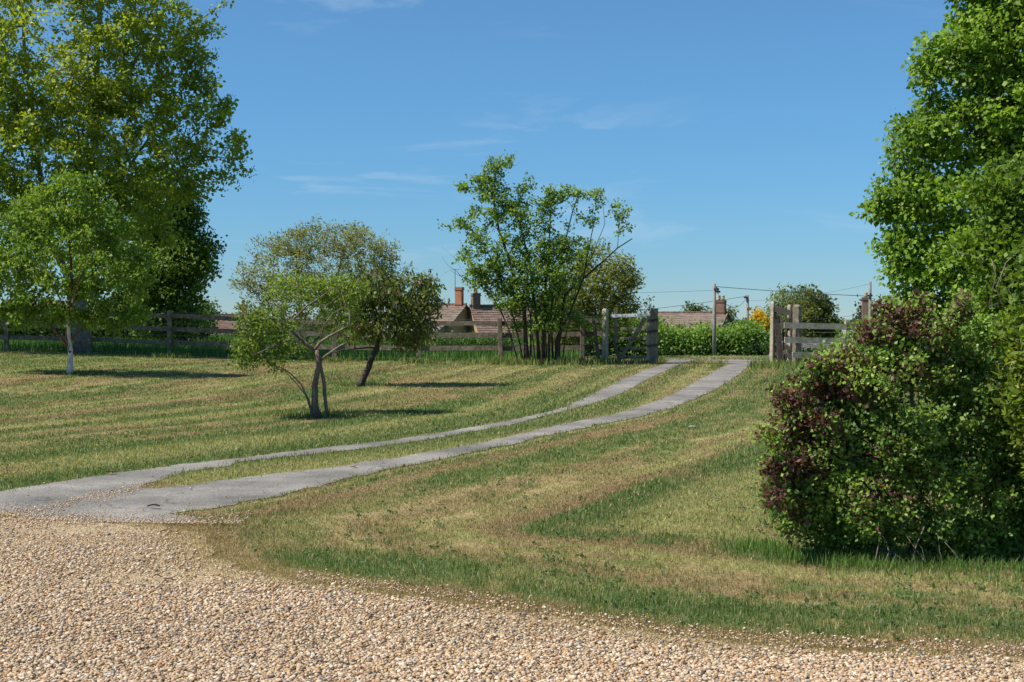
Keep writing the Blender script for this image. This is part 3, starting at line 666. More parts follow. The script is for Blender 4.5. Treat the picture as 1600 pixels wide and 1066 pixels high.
mb.tube(pts, [.092, .064, .053, .054, .048, .044, .038], 12, True, .04); mb.build('white_bark', M['bark_white'], bt, True)
# --- grey-green willow behind the fence
b = Vector((at(470, 560, 51).x, 51, float(G(at(470, 560, 51).x, 51))))
tree('willow_tree', 'airy grey-green willow with narrow leaves standing behind the fence', 'tree', 51, b,
     [(510, 410, 105, 62), (440, 420, 62, 62), (400, 445, 38, 45, 0, .7), (575, 400, 52, 48), (490, 375, 60, 36, 0, .8), (550, 375, 55, 30, 0, .7), (455, 385, 30, 30, 0, .6), (610, 430, 30, 50), (480, 480, 110, 50)], 1150, 19, .11, .12, .040,
     [(.14, .175, .06), (.24, .27, .10), (.30, .305, .14)],
     [([b, at(470, 500, 51), at(465, 430, 51), at(462, 380, 51)], .09, .02), ([b, at(500, 490, 51), at(530, 420, 51), at(545, 370, 51)], .08, .02), ([b, at(430, 500, 51), at(405, 440, 51)], .06, .015), ([b, at(540, 500, 51), at(590, 430, 51)], .06, .015)],
     'bark_grey', alpha=.2, tip=.006, maxr=.03, up=.7, dirb=(-.1, 0, .6), shell=.3, lift=.05)
# --- apple tree (front)
b = hit(495, 653); Y0 = b.y
A = lambda x, y, dy=0: at(x, y, Y0 + dy)
apple_limbs = [([b, A(492, 635), A(493, 605), A(497, 568), A(495, 547)], .056, .034), ([b + Vector((.15, .05, 0)), A(509, 628, .05), A(507, 598, .05), A(502, 575), A(497, 550), A(491, 548)], .030, .026),
    ([A(493, 549), A(480, 538), A(460, 520), A(447, 510), A(457, 500), A(480, 478), A(500, 465)], .034, .010), ([A(493, 548), A(500, 535), A(515, 525), A(535, 515), A(547, 508), A(546, 485)], .026, .012),
    ([A(496, 565), A(506, 559), A(520, 548), A(532, 540), A(545, 534)], .026, .010), ([A(447, 510), A(430, 500, -.2), A(410, 500, -.4), A(390, 520, -.4)], .022, .008), ([A(470, 530), A(450, 532, -.5), A(420, 545, -.6), A(395, 555, -.6)], .018, .007),
    ([b + Vector((-.06, 0, .02)), A(482, 625, -.1), A(470, 600, -.1), A(455, 585, -.1), A(440, 575, -.1), A(425, 570, -.15)], .018, .006), ([b + Vector((-.1, 0, .02)), A(478, 618, -.15), A(460, 595, -.2), A(445, 580, -.2)], .012, .005), ([A(500, 535), A(505, 510), A(520, 490), A(540, 478)], .014, .006), ([A(480, 478), A(470, 490), A(476, 470), A(462, 455)], .010, .005), ([A(447, 510), A(440, 485), A(425, 470), A(405, 478)], .012, .005), ([A(500, 465), A(520, 450), A(540, 470)], .010, .004), ([A(490, 472), A(510, 478), A(530, 462)], .009, .004)]
tree('apple_tree', 'gnarled old fruit tree with split trunk and bare grey branches, nearest the drive', 'tree', Y0, b,
     [(420, 530, 48, 40, -.3), (395, 550, 28, 26, -.4), (430, 566, 26, 14, -.4, .6), (435, 495, 45, 28, .7, .8), (470, 450, 70, 30, .6), (525, 455, 46, 30, .5), (450, 548, 30, 18, .6, .6), (515, 500, 40, 25, .7, .5), (548, 490, 22, 28, .3, .5), (405, 500, 32, 32, -.2)], 520, 19, .06, .052, .032,
     [(.10, .165, .03), (.18, .26, .042), (.25, .31, .07)], apple_limbs, 'bark_limb', alpha=.25, tip=.0022, maxr=.012, minz=.45, up=.4, shell=.3)
# --- leaning cherry
b = hit(562, 604); Y0 = b.y
def cherry_col(P, c, ii):
    q = R.uniform(0, 1, len(P)); c[q < .16] = (.10, .055, .035); c[q > .93] = (.23, .19, .12); return c
tree('leaning_cherry_tree', 'fruit tree with leaning dark trunk and drooping bronze-tinged leaves, right of the gnarled one', 'tree', Y0, b,
     [(600, 480, 72, 52), (640, 460, 46, 42), (665, 470, 28, 38), (570, 450, 48, 45), (555, 500, 40, 34), (625, 510, 60, 28), (648, 525, 32, 24), (690, 465, 10, 12, 0, .4), (660, 430, 22, 18, 0, .7)], 640, 15, .08, .095, .042,
     [(.11, .16, .04), (.22, .26, .065)],
     [([b, A(566, 596), A(574, 575), A(583, 556), A(590, 544), A(592, 530), A(598, 505)], .075, .038), ([A(592, 530), A(605, 520), A(625, 495), A(645, 465)], .028, .008), ([A(590, 544), A(575, 543), A(555, 545), A(535, 547), A(518, 552)], .020, .010), ([A(595, 518), A(585, 490), A(570, 460)], .028, .010), ([A(598, 505), A(612, 470), A(630, 440)], .026, .008), ([A(592, 535), A(580, 528), A(572, 520)], .008, .003), ([A(588, 545), A(580, 536), A(577, 528)], .008, .003)],
     'bark_dark', alpha=.25, tip=.0028, maxr=.016, minz=.6, up=.4, dirb=(0, 0, -1.6), colf=cherry_col, shell=.25)
# --- multi-stemmed tree by the gate
b = hit(850, 570); Y0 = b.y
A = lambda x, y, dy=0: at(x, y, Y0 + dy)
def g0(px, dy=0):
    p = at(px, 570, Y0 + dy); return Vector((p.x, p.y, float(G(p.x, p.y)) - .02))
ml = [([g0(824), A(823, 540), A(818, 480), A(800, 420), A(780, 360), A(770, 310), A(775, 262)], 0.0629, 0.0160), ([g0(842, .2), A(840, 530), A(836, 480), A(825, 400), A(812, 350), A(800, 320)], 0.0518, 0.0120), ([g0(850), A(850, 520), A(852, 450), A(858, 380), A(862, 310)], 0.0481, 0.0120),
      ([g0(858, -.1), A(858, 520), A(864, 460), A(880, 390), A(895, 330), A(905, 300)], 0.0444, 0.0112), ([g0(830, .25), A(829, 530, .2), A(830, 480, .3), A(842, 420, .4)], 0.0333, 0.0096), ([g0(836, -.2), A(833, 535, -.2), A(828, 490, -.3), A(815, 440, -.4)], 0.0296, 0.0080), ([g0(846, -.25), A(847, 520, -.3), A(845, 470, -.4), A(850, 430, -.5)], 0.0259, 0.0080), ([g0(864, .15), A(862, 520, .2), A(868, 470, .3), A(885, 430, .4)], 0.0333, 0.0096), ([g0(878, -.1), A(882, 530, -.1), A(892, 490, -.2), A(900, 450, -.3)], 0.0259, 0.0080), ([g0(854, .3), A(853, 525, .3), A(845, 480, .4), A(838, 440, .5)], 0.0259, 0.0080), ([g0(872), A(872, 535), A(876, 510), A(884, 460), A(905, 440), A(938, 412), A(965, 388), A(988, 373)], 0.0629, 0.0120), ([g0(868, .3), A(870, 530), A(890, 490), A(910, 440), A(920, 390), A(930, 340)], 0.0444, 0.0096),
      ([g0(812, .1), A(803, 545), A(795, 515), A(780, 480), A(765, 457), A(745, 442), A(720, 432), A(714, 424)], 0.0281, 0.0080), ([g0(818, -.1), A(812, 535), A(803, 500), A(792, 460), A(775, 420), A(750, 370), A(725, 350)], 0.0296, 0.0080), ([A(965, 388), A(966, 370), A(968, 345), A(962, 335)], 0.0089, 0.0040), ([A(905, 440), A(925, 400), A(945, 350), A(942, 320)], 0.0148, 0.0048), ([A(714, 424), A(700, 415), A(690, 400)], 0.0052, 0.0024), ([A(730, 437), A(712, 405), A(690, 385)], 0.0044, 0.0016), ([A(722, 432), A(702, 422), A(688, 432)], 0.0044, 0.0016), ([A(745, 442), A(740, 425), A(725, 410)], 0.0044, 0.0016)]
tree('multi_stemmed_tree', 'many-stemmed tree fanning up from one clump in front of the fence beside the gate', 'tree', Y0, b,
     [(775, 275, 28, 30, 0, 1.1), (790, 250, 16, 14, 0, 1), (740, 285, 26, 14, 0, 1.1), (765, 320, 42, 34), (820, 285, 14, 12, 0, 1), (810, 330, 40, 40), (860, 310, 18, 22), (890, 305, 28, 14, 0, 1), (855, 345, 26, 22, 0, .8), (932, 310, 11, 18, 0, 1.1), (970, 330, 18, 16, 0, 1.2), (975, 358, 12, 10, 0, 1), (912, 300, 14, 12, 0, 1),
      (715, 352, 24, 9, 0, 1.1), (740, 365, 20, 16), (735, 400, 25, 28, 0, .8), (780, 390, 42, 42), (830, 410, 48, 52), (880, 420, 38, 44, 0, .9), (920, 345, 20, 14, 0, .6), (750, 440, 26, 22, 0, .7), (800, 460, 38, 28), (860, 480, 42, 28), (905, 395, 26, 30, 0, .6), (770, 430, 24, 30), (815, 500, 26, 26, 0, .8), (850, 505, 34, 26, 0, .8), (885, 500, 30, 26, 0, .8), (800, 470, 30, 26), (925, 500, 30, 18, .5, .3), (840, 440, 50, 40), (870, 380, 34, 34)],
     950, 26, .08, .08, .052, [(.115, .21, .038), (.205, .315, .055), (.28, .36, .08)], ml, 'bark_dark', alpha=.25, tip=.0045, maxr=.022, up=.5, minz=.9, shell=.25, yd=.8)
# suckers at its foot
# --- olive tree behind the gate
b = Vector((at(900, 560, 44).x, 44, float(G(at(900, 560, 44).x, 44))))
tree('hawthorn_tree', 'olive-green bushy tree behind the hand gate, right of the many-stemmed tree', 'tree', 44, b,
     [(925, 450, 62, 58), (965, 440, 34, 44), (890, 470, 58, 60), (950, 490, 50, 30), (985, 430, 22, 26, 0, .7), (930, 400, 40, 24, 0, .6), (870, 500, 50, 45), (990, 470, 14, 20, 0, .6)], 600, 32, .13, .085, .052,
     [(.13, .15, .032), (.25, .255, .05), (.19, .30, .045)], None, 'bark_dark', .1, shell=.3)
# --- big lime on the right
b = Vector((at(1640, 560, 22).x, 22, float(G(at(1640, 560, 22).x, 22))))
tree('lime_tree', 'large bright green broadleaf tree towering on the right behind the purple-tipped bush', 'tree', 22, b,
     [(1560, 60, 90, 75), (1490, 110, 62, 62), (1520, 20, 40, 35, 0, .9), (1460, 95, 28, 28, 0, .8), (1440, 210, 58, 40), (1500, 200, 85, 60), (1580, 190, 80, 80), (1410, 245, 32, 26, 0, .9), (1420, 310, 52, 48), (1375, 322, 24, 18, 0, .9), (1490, 320, 80, 70), (1580, 320, 80, 80), (1415, 395, 40, 45), (1480, 430, 70, 60), (1560, 440, 80, 60), (1400, 450, 20, 40, 0, .7), (1640, 100, 120, 150), (1650, 300, 110, 150), (1440, 490, 50, 35), (1500, 520, 80, 40), (1590, 530, 90, 50), (1420, 530, 40, 25, 0, .7), (1560, -60, 110, 70), (1500, -20, 30, 30, 0, .6), (1700, 0, 120, 160)],
     2200, 42, .105, .078, .064, [(.125, .225, .025), (.215, .345, .036), (.29, .385, .06)],
     [([b, at(1635, 420, 22), at(1630, 250, 22), at(1640, 50, 22)], .2, .06), ([at(1635, 430, 22), at(1560, 360, 21.6), at(1490, 320, 21.5)], .07, .012), ([at(1632, 300, 22), at(1560, 220, 21.8), at(1500, 190, 21.8)], .07, .012), ([at(1635, 200, 22), at(1570, 80, 22), at(1550, 30, 22)], .06, .012), ([at(1635, 480, 22), at(1560, 470, 21.7), at(1500, 445, 21.6)], .06, .012)],
     'bark', alpha=.25, tip=.006, maxr=.045, up=.9, dirb=(-.2, -.1, -.7), shell=.35, yd=.9)
# --- purple-tipped bush, front right
b = hit(1440, 880); b = Vector((b.x, 10.0, float(G(b.x, 10.0)))); Y0 = 10.0
bl = [(1420, 620, 150, 140), (1300, 680, 92, 110), (1250, 740, 58, 85), (1370, 760, 130, 105), (1480, 760, 130, 110), (1352, 612, 70, 52), (1432, 552, 76, 44), (1292, 616, 40, 36, 0, .7), (1230, 680, 34, 30, 0, .7), (1560, 640, 100, 150, .3), (1580, 800, 90, 80), (1275, 800, 62, 62), (1235, 760, 42, 60), (1400, 840, 120, 46, 0, .9), (1520, 850, 100, 46, 0, .9), (1320, 840, 60, 40), (1600, 860, 80, 40), (1240, 650, 36, 30, 0, .6), (1500, 540, 80, 60, .3), (1650, 700, 90, 180)]
sp = []
for path in [[(1340, 600), (1290, 580), (1262, 566)], [(1330, 610), (1280, 600), (1240, 590)], [(1300, 660), (1240, 630), (1210, 612)], [(1290, 700), (1225, 672), (1190, 680)], [(1380, 592), (1312, 574), (1278, 558)], [(1420, 520), (1400, 490), (1385, 470)], [(1440, 520), (1430, 490), (1440, 465)], [(1365, 590), (1332, 562), (1316, 550)], [(1290, 740), (1220, 720), (1196, 735)], [(1270, 780), (1220, 770), (1200, 790)], [(1480, 520), (1500, 490), (1510, 470)], [(1395, 545), (1360, 512), (1345, 522)]]:
    pp = np.array([tuple(at(x, y, Y0 - .35 * R.uniform(0, 1))) for x, y in path])
    for t in np.linspace(0, 2, 22):
        i = min(1, int(t)); sp.append(pp[i] + (pp[i + 1] - pp[i]) * (t - i) + R.normal(0, .022, 3))
sp = np.array(sp)
def bush_col(P, c, ii):
    d = np.array([0.])
    dm = np.full(len(P), 9.)
    for q in sp[::2]: dm = np.minimum(dm, ((P - q)**2).sum(1))
    dm = np.sqrt(dm)
    nz = fbm(P[:, 0] * 5 + 9, P[:, 2] * 6, 77, 3)
    left = ss(3.2, 1.9, P[:, 0]) if False else 1 - ss(2.1, 3.4, P[:, 0])
    pr = np.clip(np.exp(-(dm / .085)**2) * .55 + ss(.46, .72, nz) * (.10 + .34 * left) + .05 * left * ss(.25, .9, P[:, 2]), 0, .9)
    q = R.uniform(0, 1, len(P)) < pr
    k = R.uniform(0, 1, (len(P), 1))
    c[q] = (np.array([.095, .04, .05]) * (1 - k) + np.array([.20, .095, .065]) * k)[q]
    return c
bush_limbs = [([b, at(1440, 800, Y0), at(1430, 680, Y0), at(1420, 580, Y0)], .03, .01), ([b + Vector((-.15, -.1, 0)), at(1380, 800, Y0), at(1320, 700, Y0), at(1290, 640, Y0)], .026, .008), ([b + Vector((.2, 0, 0)), at(1500, 780, Y0), at(1530, 650, Y0)], .028, .008), ([b + Vector((-.2, -.2, 0)), at(1350, 830, Y0), at(1270, 780, Y0)], .02, .007), ([b + Vector((.5, .1, 0)), at(1580, 760, Y0), at(1620, 600, Y0)], .026, .008)]
tree('purple_tipped_bush', 'big green bush with dark purple arching tips, front right on the lawn', 'bush', Y0, b, bl, 2500, 38, .042, .032, .024,
     [(.095, .185, .034), (.22, .34, .06), (.34, .43, .12)], bush_limbs, 'bark', alpha=.2, tip=.0016, maxr=.012, up=.6, dirb=(-.1, -.1, .1), leafm='leaf_gloss', cl_extra=sp, colf=bush_col, minz=.04, shell=.4, trim=lambda C: (((C - np.array(at(1420, 872, 9.65))) / np.array([.27, .42, .11]))**2).sum(1) > 1, yd=.75, trunk_part='stems', crown='foliage', step=.2, colnoise=2.2)
bush = bpy.data.objects['purple_tipped_bush']
# pale arching dead canes hanging at the base
CANES = [([(1456, 896), (1440, 870), (1420, 845), (1402, 815)], .0048), ([(1425, 878), (1432, 852), (1444, 822)], .0052), ([(1385, 880), (1387, 862), (1382, 842), (1372, 828)], .0045), ([(1367, 874), (1372, 856), (1376, 830)], .005), ([(1430, 890), (1408, 872), (1385, 856)], .003), ([(1474, 884), (1466, 862), (1463, 836)], .0035), ([(1508, 892), (1494, 868), (1476, 846)], .0032), ([(1446, 880), (1440, 856), (1420, 838)], .003)]
for path, r_ in CANES:
    mb = MB(); pts = [at(x, y, 9.60 + .035 * i) + Vector((R.normal(0, .006), 0, 0)) for i, (x, y) in enumerate(path)]
    g_ = float(G(pts[0].x, pts[0].y)); pts[0].z = max(g_ - .01, min(pts[0].z, g_ + .02)); mb.tube(pts, list(np.linspace(r_, r_ * .6, len(pts))), 6, True, .08); mb.build('dead_cane', M['bark_limb'], bush, True)
# --- golden shrub at the right edge
b = Vector((at(1660, 800, 9.6).x, 9.6, float(G(at(1660, 800, 9.6).x, 9.6))))
tree('golden_shrub', 'yellow-green leafy shrub at the right edge, in front of the tall tree', 'shrub', 9.6, b,
     [(1620, 560, 55, 90), (1610, 450, 40, 60, 0, .6), (1640, 680, 60, 100), (1585, 620, 24, 40, 0, .6), (1680, 560, 60, 160)], 420, 22, .05, .06, .03,
     [(.10, .17, .022), (.19, .26, .03), (.30, .32, .045)], None, 'bark', .02, tip=.002, maxr=.01, up=.5, dirb=(-.2, 0, .3), shell=.4)
# --- lacy conifer-like sprays between
b = Vector((at(1560, 700, 17).x, 17, float(G(at(1560, 700, 17).x, 17))))
tree('thorn_tree', 'olive green thorny tree with thin grey branches, between the bush and the bright tree', 'tree', 17, b,
     [(1570, 400, 50, 70), (1540, 300, 40, 40, 0, .6), (1590, 520, 50, 50), (1600, 300, 50, 60), (1510, 380, 30, 30, 0, .5), (1560, 480, 50, 40, 0, .7)], 420, 34, .10, .07, .05,
     [(.115, .195, .026), (.20, .31, .038)], [([b, at(1570, 500, 17), at(1575, 380, 17), at(1570, 310, 17)], .04, .010), ([at(1572, 490, 16.9), at(1557, 450, 16.5), at(1572, 410, 16.3), at(1592, 392, 16.3)], .014, .004), ([at(1570, 470, 16.9), at(1545, 480, 16.5), at(1556, 430, 16.3), at(1549, 405, 16.3)], .012, .004)], 'bark_grey', alpha=.25, tip=.004, maxr=.02, up=.2, dirb=(0, 0, .3), shell=.3)

# --- hedges and far trees (each its own thing)
def hedge(name, label, Y0, x0, x1, top, bot, thick, ncl, nleaf, spread, L_, W_, cols, cat='hedge', flower=0, prof=None):
    c0 = at((x0 + x1) / 2, bot, Y0); base = Vector((c0.x, Y0, float(G(c0.x, Y0))))
    t = thing(name, base, label, cat)
    px = R.uniform(x0, x1, ncl); X_ = np.array([at(p, 500, Y0).x for p in px])
    nzt = vn(px * .11, px * 0 + .5, 5) * .5 + vn(px * .035, px * 0 + 2.5, 6) * .5
    ytop = (np.interp(px, *prof) if prof else top) + (nzt - .5) * (bot - top) * .28
    zt = CAMZ - (ytop - 495) / FPX * Y0
    v = R.uniform(0, 1, ncl)**.75
    yy_ = Y0 + R.uniform(-.5, .5, ncl) * thick
    zb = G(X_, yy_); zz = zb + (zt - zb) * v
    P0 = np.stack([X_, yy_, zz], 1)
    ii = np.repeat(np.arange(ncl), nleaf); P = P0[ii] + R.normal(0, spread, (len(ii), 3))
    sz = R.uniform(.6, 1.4, len(ii)); V, F = leaves(P, (0, 0, .2), L_ * sz, W_ * sz, .7, outc=P0[ii])
    cl = [np.array(c_) for c_ in cols]; nz = fbm(P[:, 0] * .9, P[:, 2] * 1.2, 8, 3)
    c = cl[0] + (cl[1] - cl[0]) * np.clip((nz - .25) * 2, 0, 1)[:, None]
    raw_mesh('foliage', V, F, M['leaf'], t, col=np.repeat(c, 4, 0))
    if flower:
        k = R.choice(len(P), flower); Pf = P[k] + np.array([0, -.12 - spread, .05]); q = 7; jj = np.repeat(np.arange(flower), q)
        Pq = Pf[jj] + R.normal(0, .05, (len(jj), 3)) * np.array([1, .6, .5]) * (Y0 / 60)
        V, F = leaves(Pq, (0, -.5, .2), np.full(len(jj), .05 * Y0 / 60), np.full(len(jj), .05 * Y0 / 60), 1.5)
        raw_mesh('blossom', V, F, M['leaf'], t, col=np.tile(np.array([.62, .62, .5]), (len(V), 1)))
    return t
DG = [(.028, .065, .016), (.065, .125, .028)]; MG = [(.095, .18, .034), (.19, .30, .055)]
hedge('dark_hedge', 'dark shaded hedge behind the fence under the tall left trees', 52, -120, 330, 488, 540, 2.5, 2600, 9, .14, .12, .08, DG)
hedge('paddock_hedge', 'low clipped green hedge seen through the fence below the two cottages', 66, 330, 830, 525, 547, 1.6, 2600, 9, .10, .085, .06, [(.045, .10, .024), (.09, .165, .034)])
hedge('gate_hedge', 'leafy bright green hedge seen through the hand gate', 47, 830, 1035, 503, 562, 2.0, 1500, 11, .12, .11, .07, MG)
hedge('flowering_hedge', 'tall flowering hedge with white blossom between the gate posts and the pale pole', 100, 1005, 1212, 512, 560, 4, 3600, 9, .26, .21, .14, MG, flower=170, prof=([1005, 1040, 1060, 1080, 1095, 1110, 1130, 1150, 1175, 1200, 1212], [508, 516, 521, 526, 510, 522, 522, 513, 510, 532, 546]))
hedge('low_hedge', 'low dark hedge right of the pole, below the golden conifer', 98, 1165, 1215, 543, 560, 3, 500, 9, .2, .18, .12, DG)
hedge('nettle_bank', 'bright green nettles growing below the right-hand fence rails', 38.5, 1250, 1345, 556, 575, 1.2, 420, 10, .09, .10, .06, [(.06, .14, .02), (.11, .2, .03)], cat='nettles')
def far_tree(name, label, Y0, lobes, ncl, nl, spr, L_, W_, cols, yd=1., group=None, up=.5, bark='bark_dark', basex=None, dirb=(0, 0, -.3)):
    bx = basex or lobes[0][0]; p = at(bx, 560, Y0); b = Vector((p.x, Y0, float(G(p.x, Y0))))
    return tree(name, label, 'tree', Y0, b, lobes, ncl, nl, spr, L_, W_, cols, None, bark, .12, shell=.3, yd=yd, tip=.012, maxr=.06, group=group, up=up, step=.6, dirb=dirb)
far_tree('weeping_willow', 'pale grey-green weeping tree behind the open gate, left of a darker tree', 135, [(1232, 480, 26, 34), (1215, 490, 18, 30, 0, .7), (1255, 470, 20, 24, 0, .8), (1240, 510, 35, 20)], 420, 14, .42, .34, .12, [(.14, .19, .075), (.24, .28, .12)], up=.1, dirb=(0, 0, -1.2))
far_tree('copper_tinged_tree', 'dark olive rounded tree behind the right-hand fence', 128, [(1272, 480, 24, 30), (1285, 500, 20, 30), (1262, 500, 24, 28), (1296, 520, 12, 22), (1275, 520, 34, 16)], 420, 16, .40, .28, .20, [(.07, .095, .028), (.16, .18, .045)])
p = at(1190, 560, 112)
tree('golden_conifer', 'cone-shaped golden yellow conifer beside the far pole', 'conifer', 112, Vector((p.x, 112, float(G(p.x, 112)))), [(1186, 492, 7, 10, 0, 1), (1188, 506, 13, 14), (1190, 520, 18, 13), (1200, 524, 14, 10), (1176, 520, 8, 10)], 260, 18, .24, .22, .13, [(.40, .26, .012), (.62, .43, .02), (.30, .26, .02)], None, 'bark_dark', .12, shell=.4, tip=.01, up=.4, dirb=(0, 0, .8))
p = at(368, 500, 100)
far_tree('ash_sapling', 'small pale tree poking up left of the red tiled bungalow', 118, [(323, 478, 9, 12), (318, 490, 9, 10), (328, 486, 8, 9)], 60, 12, .35, .28, .14, [(.07, .11, .04), (.11, .15, .05)])
far_tree('distant_ash_tree', 'feathery far tree just showing over the long brown roof', 150, [(1083, 482, 10, 8), (1094, 485, 10, 5), (1075, 490, 8, 6), (1140, 492, 8, 14), (1110, 487, 8, 4, 0, .6)], 110, 12, .3, .3, .14, [(.08, .12, .045), (.12, .16, .06)])
far_tree('dark_yew', 'dark far tree beside the chimney at the right fence end', 118, [(1352, 490, 8, 18), (1362, 500, 14, 16), (1345, 512, 14, 8)], 120, 12, .35, .28, .18, [(.035, .06, .018), (.06, .09, .02)])  # darkest leaf greens of the far trees
# a spindly seedling behind the hand-gate post
p = at(1015, 566, 39.5); b = Vector((p.x, 39.5, float(G(p.x, 39.5))))
tree('spindly_sapling', 'spindly sapling with few leaves rising behind the square gate post', 'sapling', 39.5, b, [(1012, 475, 7, 12), (1015, 462, 3, 8), (1005, 485, 6, 8), (1020, 485, 5, 8)], 26, 3, .05, .075, .05, [(.05, .05, .02), (.09, .10, .03)], [([b, at(1014, 500, 39.5), at(1015, 465, 39.5)], .014, .005)], 'bark_dark', tip=.003, shell=.1)
# far wooded skyline
n = 5200
az = R.uniform(-.45, .45, n); dd = R.uniform(420, 700, n); x = np.tan(az) * dd
zz = G(x, dd) + R.uniform(0, 1, n) * (2.2 + 2.5 * vn(x * .02, dd * .01, 4))
P = np.stack([x, dd, zz], 1); ii = np.repeat(np.arange(n), 9); P = P[ii] + R.normal(0, 1.0, (len(ii), 3))
V, F = leaves(P, (0, 0, 0), R.uniform(.6, 1.5, len(ii)), R.uniform(.5, 1.1, len(ii)), .5)
o = raw_mesh('distant_woodland', V, F, M['leaf'], col=np.repeat(np.array([.05, .08, .03]) * R.uniform(.7, 1.4, (len(ii), 1)), 4, 0)); tag(o, 'low line of distant woodland along the horizon', 'woodland', kind='stuff')

# ------------------------------------------------------------------ fence
def post(mb, base, h, w, d, rot, top='weather'):
    """tapered, chamfered timber post with a shallow pyramid top"""
    M_ = Matrix.Translation(base) @ Matrix.Rotation(rot, 4, 'Z') @ Matrix.Rotation(R.normal(0, .012), 4, 'X') @ Matrix.Rotation(R.normal(0, .012), 4, 'Y')
    c = min(w, d) * .12; V = []
    def ring(z, s):
        W_, D_ = w / 2 * s, d / 2 * s
        return [M_ @ Vector((x, y, z)) for x, y in ((-W_ + c, -D_), (W_ - c, -D_), (W_, -D_ + c), (W_, D_ - c), (W_ - c, D_), (-W_ + c, D_), (-W_, D_ - c), (-W_, -D_ + c))]
    hs = [-.15, 0, h * .35, h * .7, h - (.05 if top == 'weather' else .01), h]
    sc_ = [1.03, 1.02, 1.0, .99, .98, .55 if top == 'weather' else .93]
    for z, s in zip(hs, sc_): V += ring(z, s)
    F = []
    for k in range(len(hs) - 1):
        for i in range(8): j = (i + 1) % 8; F.append((8 * k + i, 8 * k + j, 8 * k + 8 + j, 8 * k + 8 + i))
    F += [tuple(range(7, -1, -1)), tuple(8 * (len(hs) - 1) + i for i in range(8))]
    mb.add(V, F)
def gp(px, py): return hit(px, py)
FP = [(-120, 545, 470), (10, 551, 477), (140, 556, 481), (265, 560, 485), (395, 563, 491), (523, 566, 495), (655, 568, 497), (783, 567, 497)]
bases = [gp(x, y) for x, y, _ in FP]
# keep the fence line straight-ish in plan
Yl = np.interp([q.x for q in bases], [bases[0].x, bases[-1].x], [41.2, 38.9])
tops = []
for i, (q, y) in enumerate(zip(bases, Yl)):
    p = at(FP[i][0], FP[i][1], float(y)); z = float(G(p.x, p.y)); bases[i] = Vector((p.x, float(y), z)); tops.append(at(FP[i][0], FP[i][2], float(y)).z)
end = at(945, 566, 38.6); end.z = float(G(end.x, end.y)); mid = at(910, 567, 38.7); mid.z = float(G(mid.x, mid.y))
bases += [mid]; tops += [at(910, 493, 38.7).z]
fence = thing('post_and_rail_fence', bases[0], 'long weathered three-rail timber fence running left from the hand gate', 'fence')
for q, t_ in zip(bases, tops):
    mb = MB(); post(mb, q, t_ - q.z, .125, .10, R.normal(0, .08), 'flat'); mb.build('post', M['wood_shaded'], fence)
hts = (.88, .60, .31)
allb = bases + [end]; allt = tops + [at(945, 484, 38.6).z - .12]
for a, b_, ta, tb in zip(allb[:-1], allb[1:], allt[:-1], allt[1:]):
    for f in hts:
        mb = MB(); off = Vector((0, .075, 0))
        pa = a + off + Vector((.02, 0, (ta - a.z) * f + R.normal(0, .008))); pb = b_ + off + Vector((-.02, 0, (tb - b_.z) * f + R.normal(0, .008)))
        mb.bar(pa, pb, .036, .125, seg=5, jit=.006); mb.build('rail', M['wood_shaded'], fence)
mb = MB()      # stock netting stapled behind the rails
for a, b_, ta, tb in zip(allb[:-1], allb[1:], allt[:-1], allt[1:]):
    o_ = Vector((0, .10, 0))
    for f in np.linspace(.08, .97, 8):
        mb.tube([a + o_ + Vector((0, 0, (ta - a.z) * f)), b_ + o_ + Vector((0, 0, (tb - b_.z) * f))], .0016, 3, False)
    m_ = 14
    for k in range(1, m_):
        p = a.lerp(b_, k / m_) + o_; hgt = (ta - a.z) + ((tb - b_.z) - (ta - a.z)) * k / m_
        mb.tube([p + Vector((0, 0, hgt * .08)), p + Vector((0, 0, hgt * .97))], .0012, 3, False)
mb.build('wire_netting', M['wire'], fence)
mb = MB(); p0 = at(937, 564, 38.45); p0.z = float(G(p0.x, p0.y)); mb.bar(p0 + Vector((0, 0, -.1)), at(927, 497, 38.55), .09, .075, up=(0, 1, 0)); mb.build('strut', M['wood_dark'], fence)

# ------------------------------------------------------------------ hand gate
def wpost(name, label, px, pb, pt, Y_, w, rot, m='wood', cat='gate post', d=None):
    p = at(px, pb, Y_); z = float(G(p.x, Y_)); p = Vector((p.x, Y_, z)); h = at(px, pt, Y_).z - z
    mb = MB(); post(mb, Vector((0, 0, 0)), h, w, d or w, rot); o = mb.build(name, M[m]); o.location = p
    return tag(o, label, cat, 'posts of the two gates')
wpost('gate_post', 'pale slender timber post on the left of the hand gate', 945.5, 566, 482, 38.6, .145, RAD(-30), 'wood_pale')
gpR = wpost('gate_post', 'stout square timber post where the hand gate hangs, beside the drive', 1022, 566, 482, 38.2, .18, RAD(-28), 'wood')
gl = thing('hand_gate', Vector((at(1012, 566, 38.3).x, 38.3, float(G(at(1012, 566, 38.3).x, 38.3)))), 'narrow wooden hand gate with galvanised top rail and diagonal brace', 'gate')
YG = 38.25
yg = lambda x: YG + (1018 - x) / 64 * .42
mb = MB(); mb.bar(at(1013.5, 563, yg(1013.5)), at(1013.5, 493, yg(1013.5)), .075, .11, up=(1, 0, 0)); mb.build('hanging_stile', M['wood_pale'], gl)
mb = MB(); mb.bar(at(961.5, 541, yg(961.5)), at(962, 483, yg(962)), .075, .095, up=(1, 0, 0)); mb.build('closing_stile', M['wood'], gl)
mb = MB(); mb.bar(at(954, 494, yg(954) - .07), at(1018, 491.5, yg(1018) - .07), .03, .085)
for x in (961.5, 976.5, 992, 1003): c = at(x, 493 - (x - 961) * .03, yg(x) - .09); mb.box(c, (.025, .02, .025))
mb.build('top_rail', M['galv'], gl)
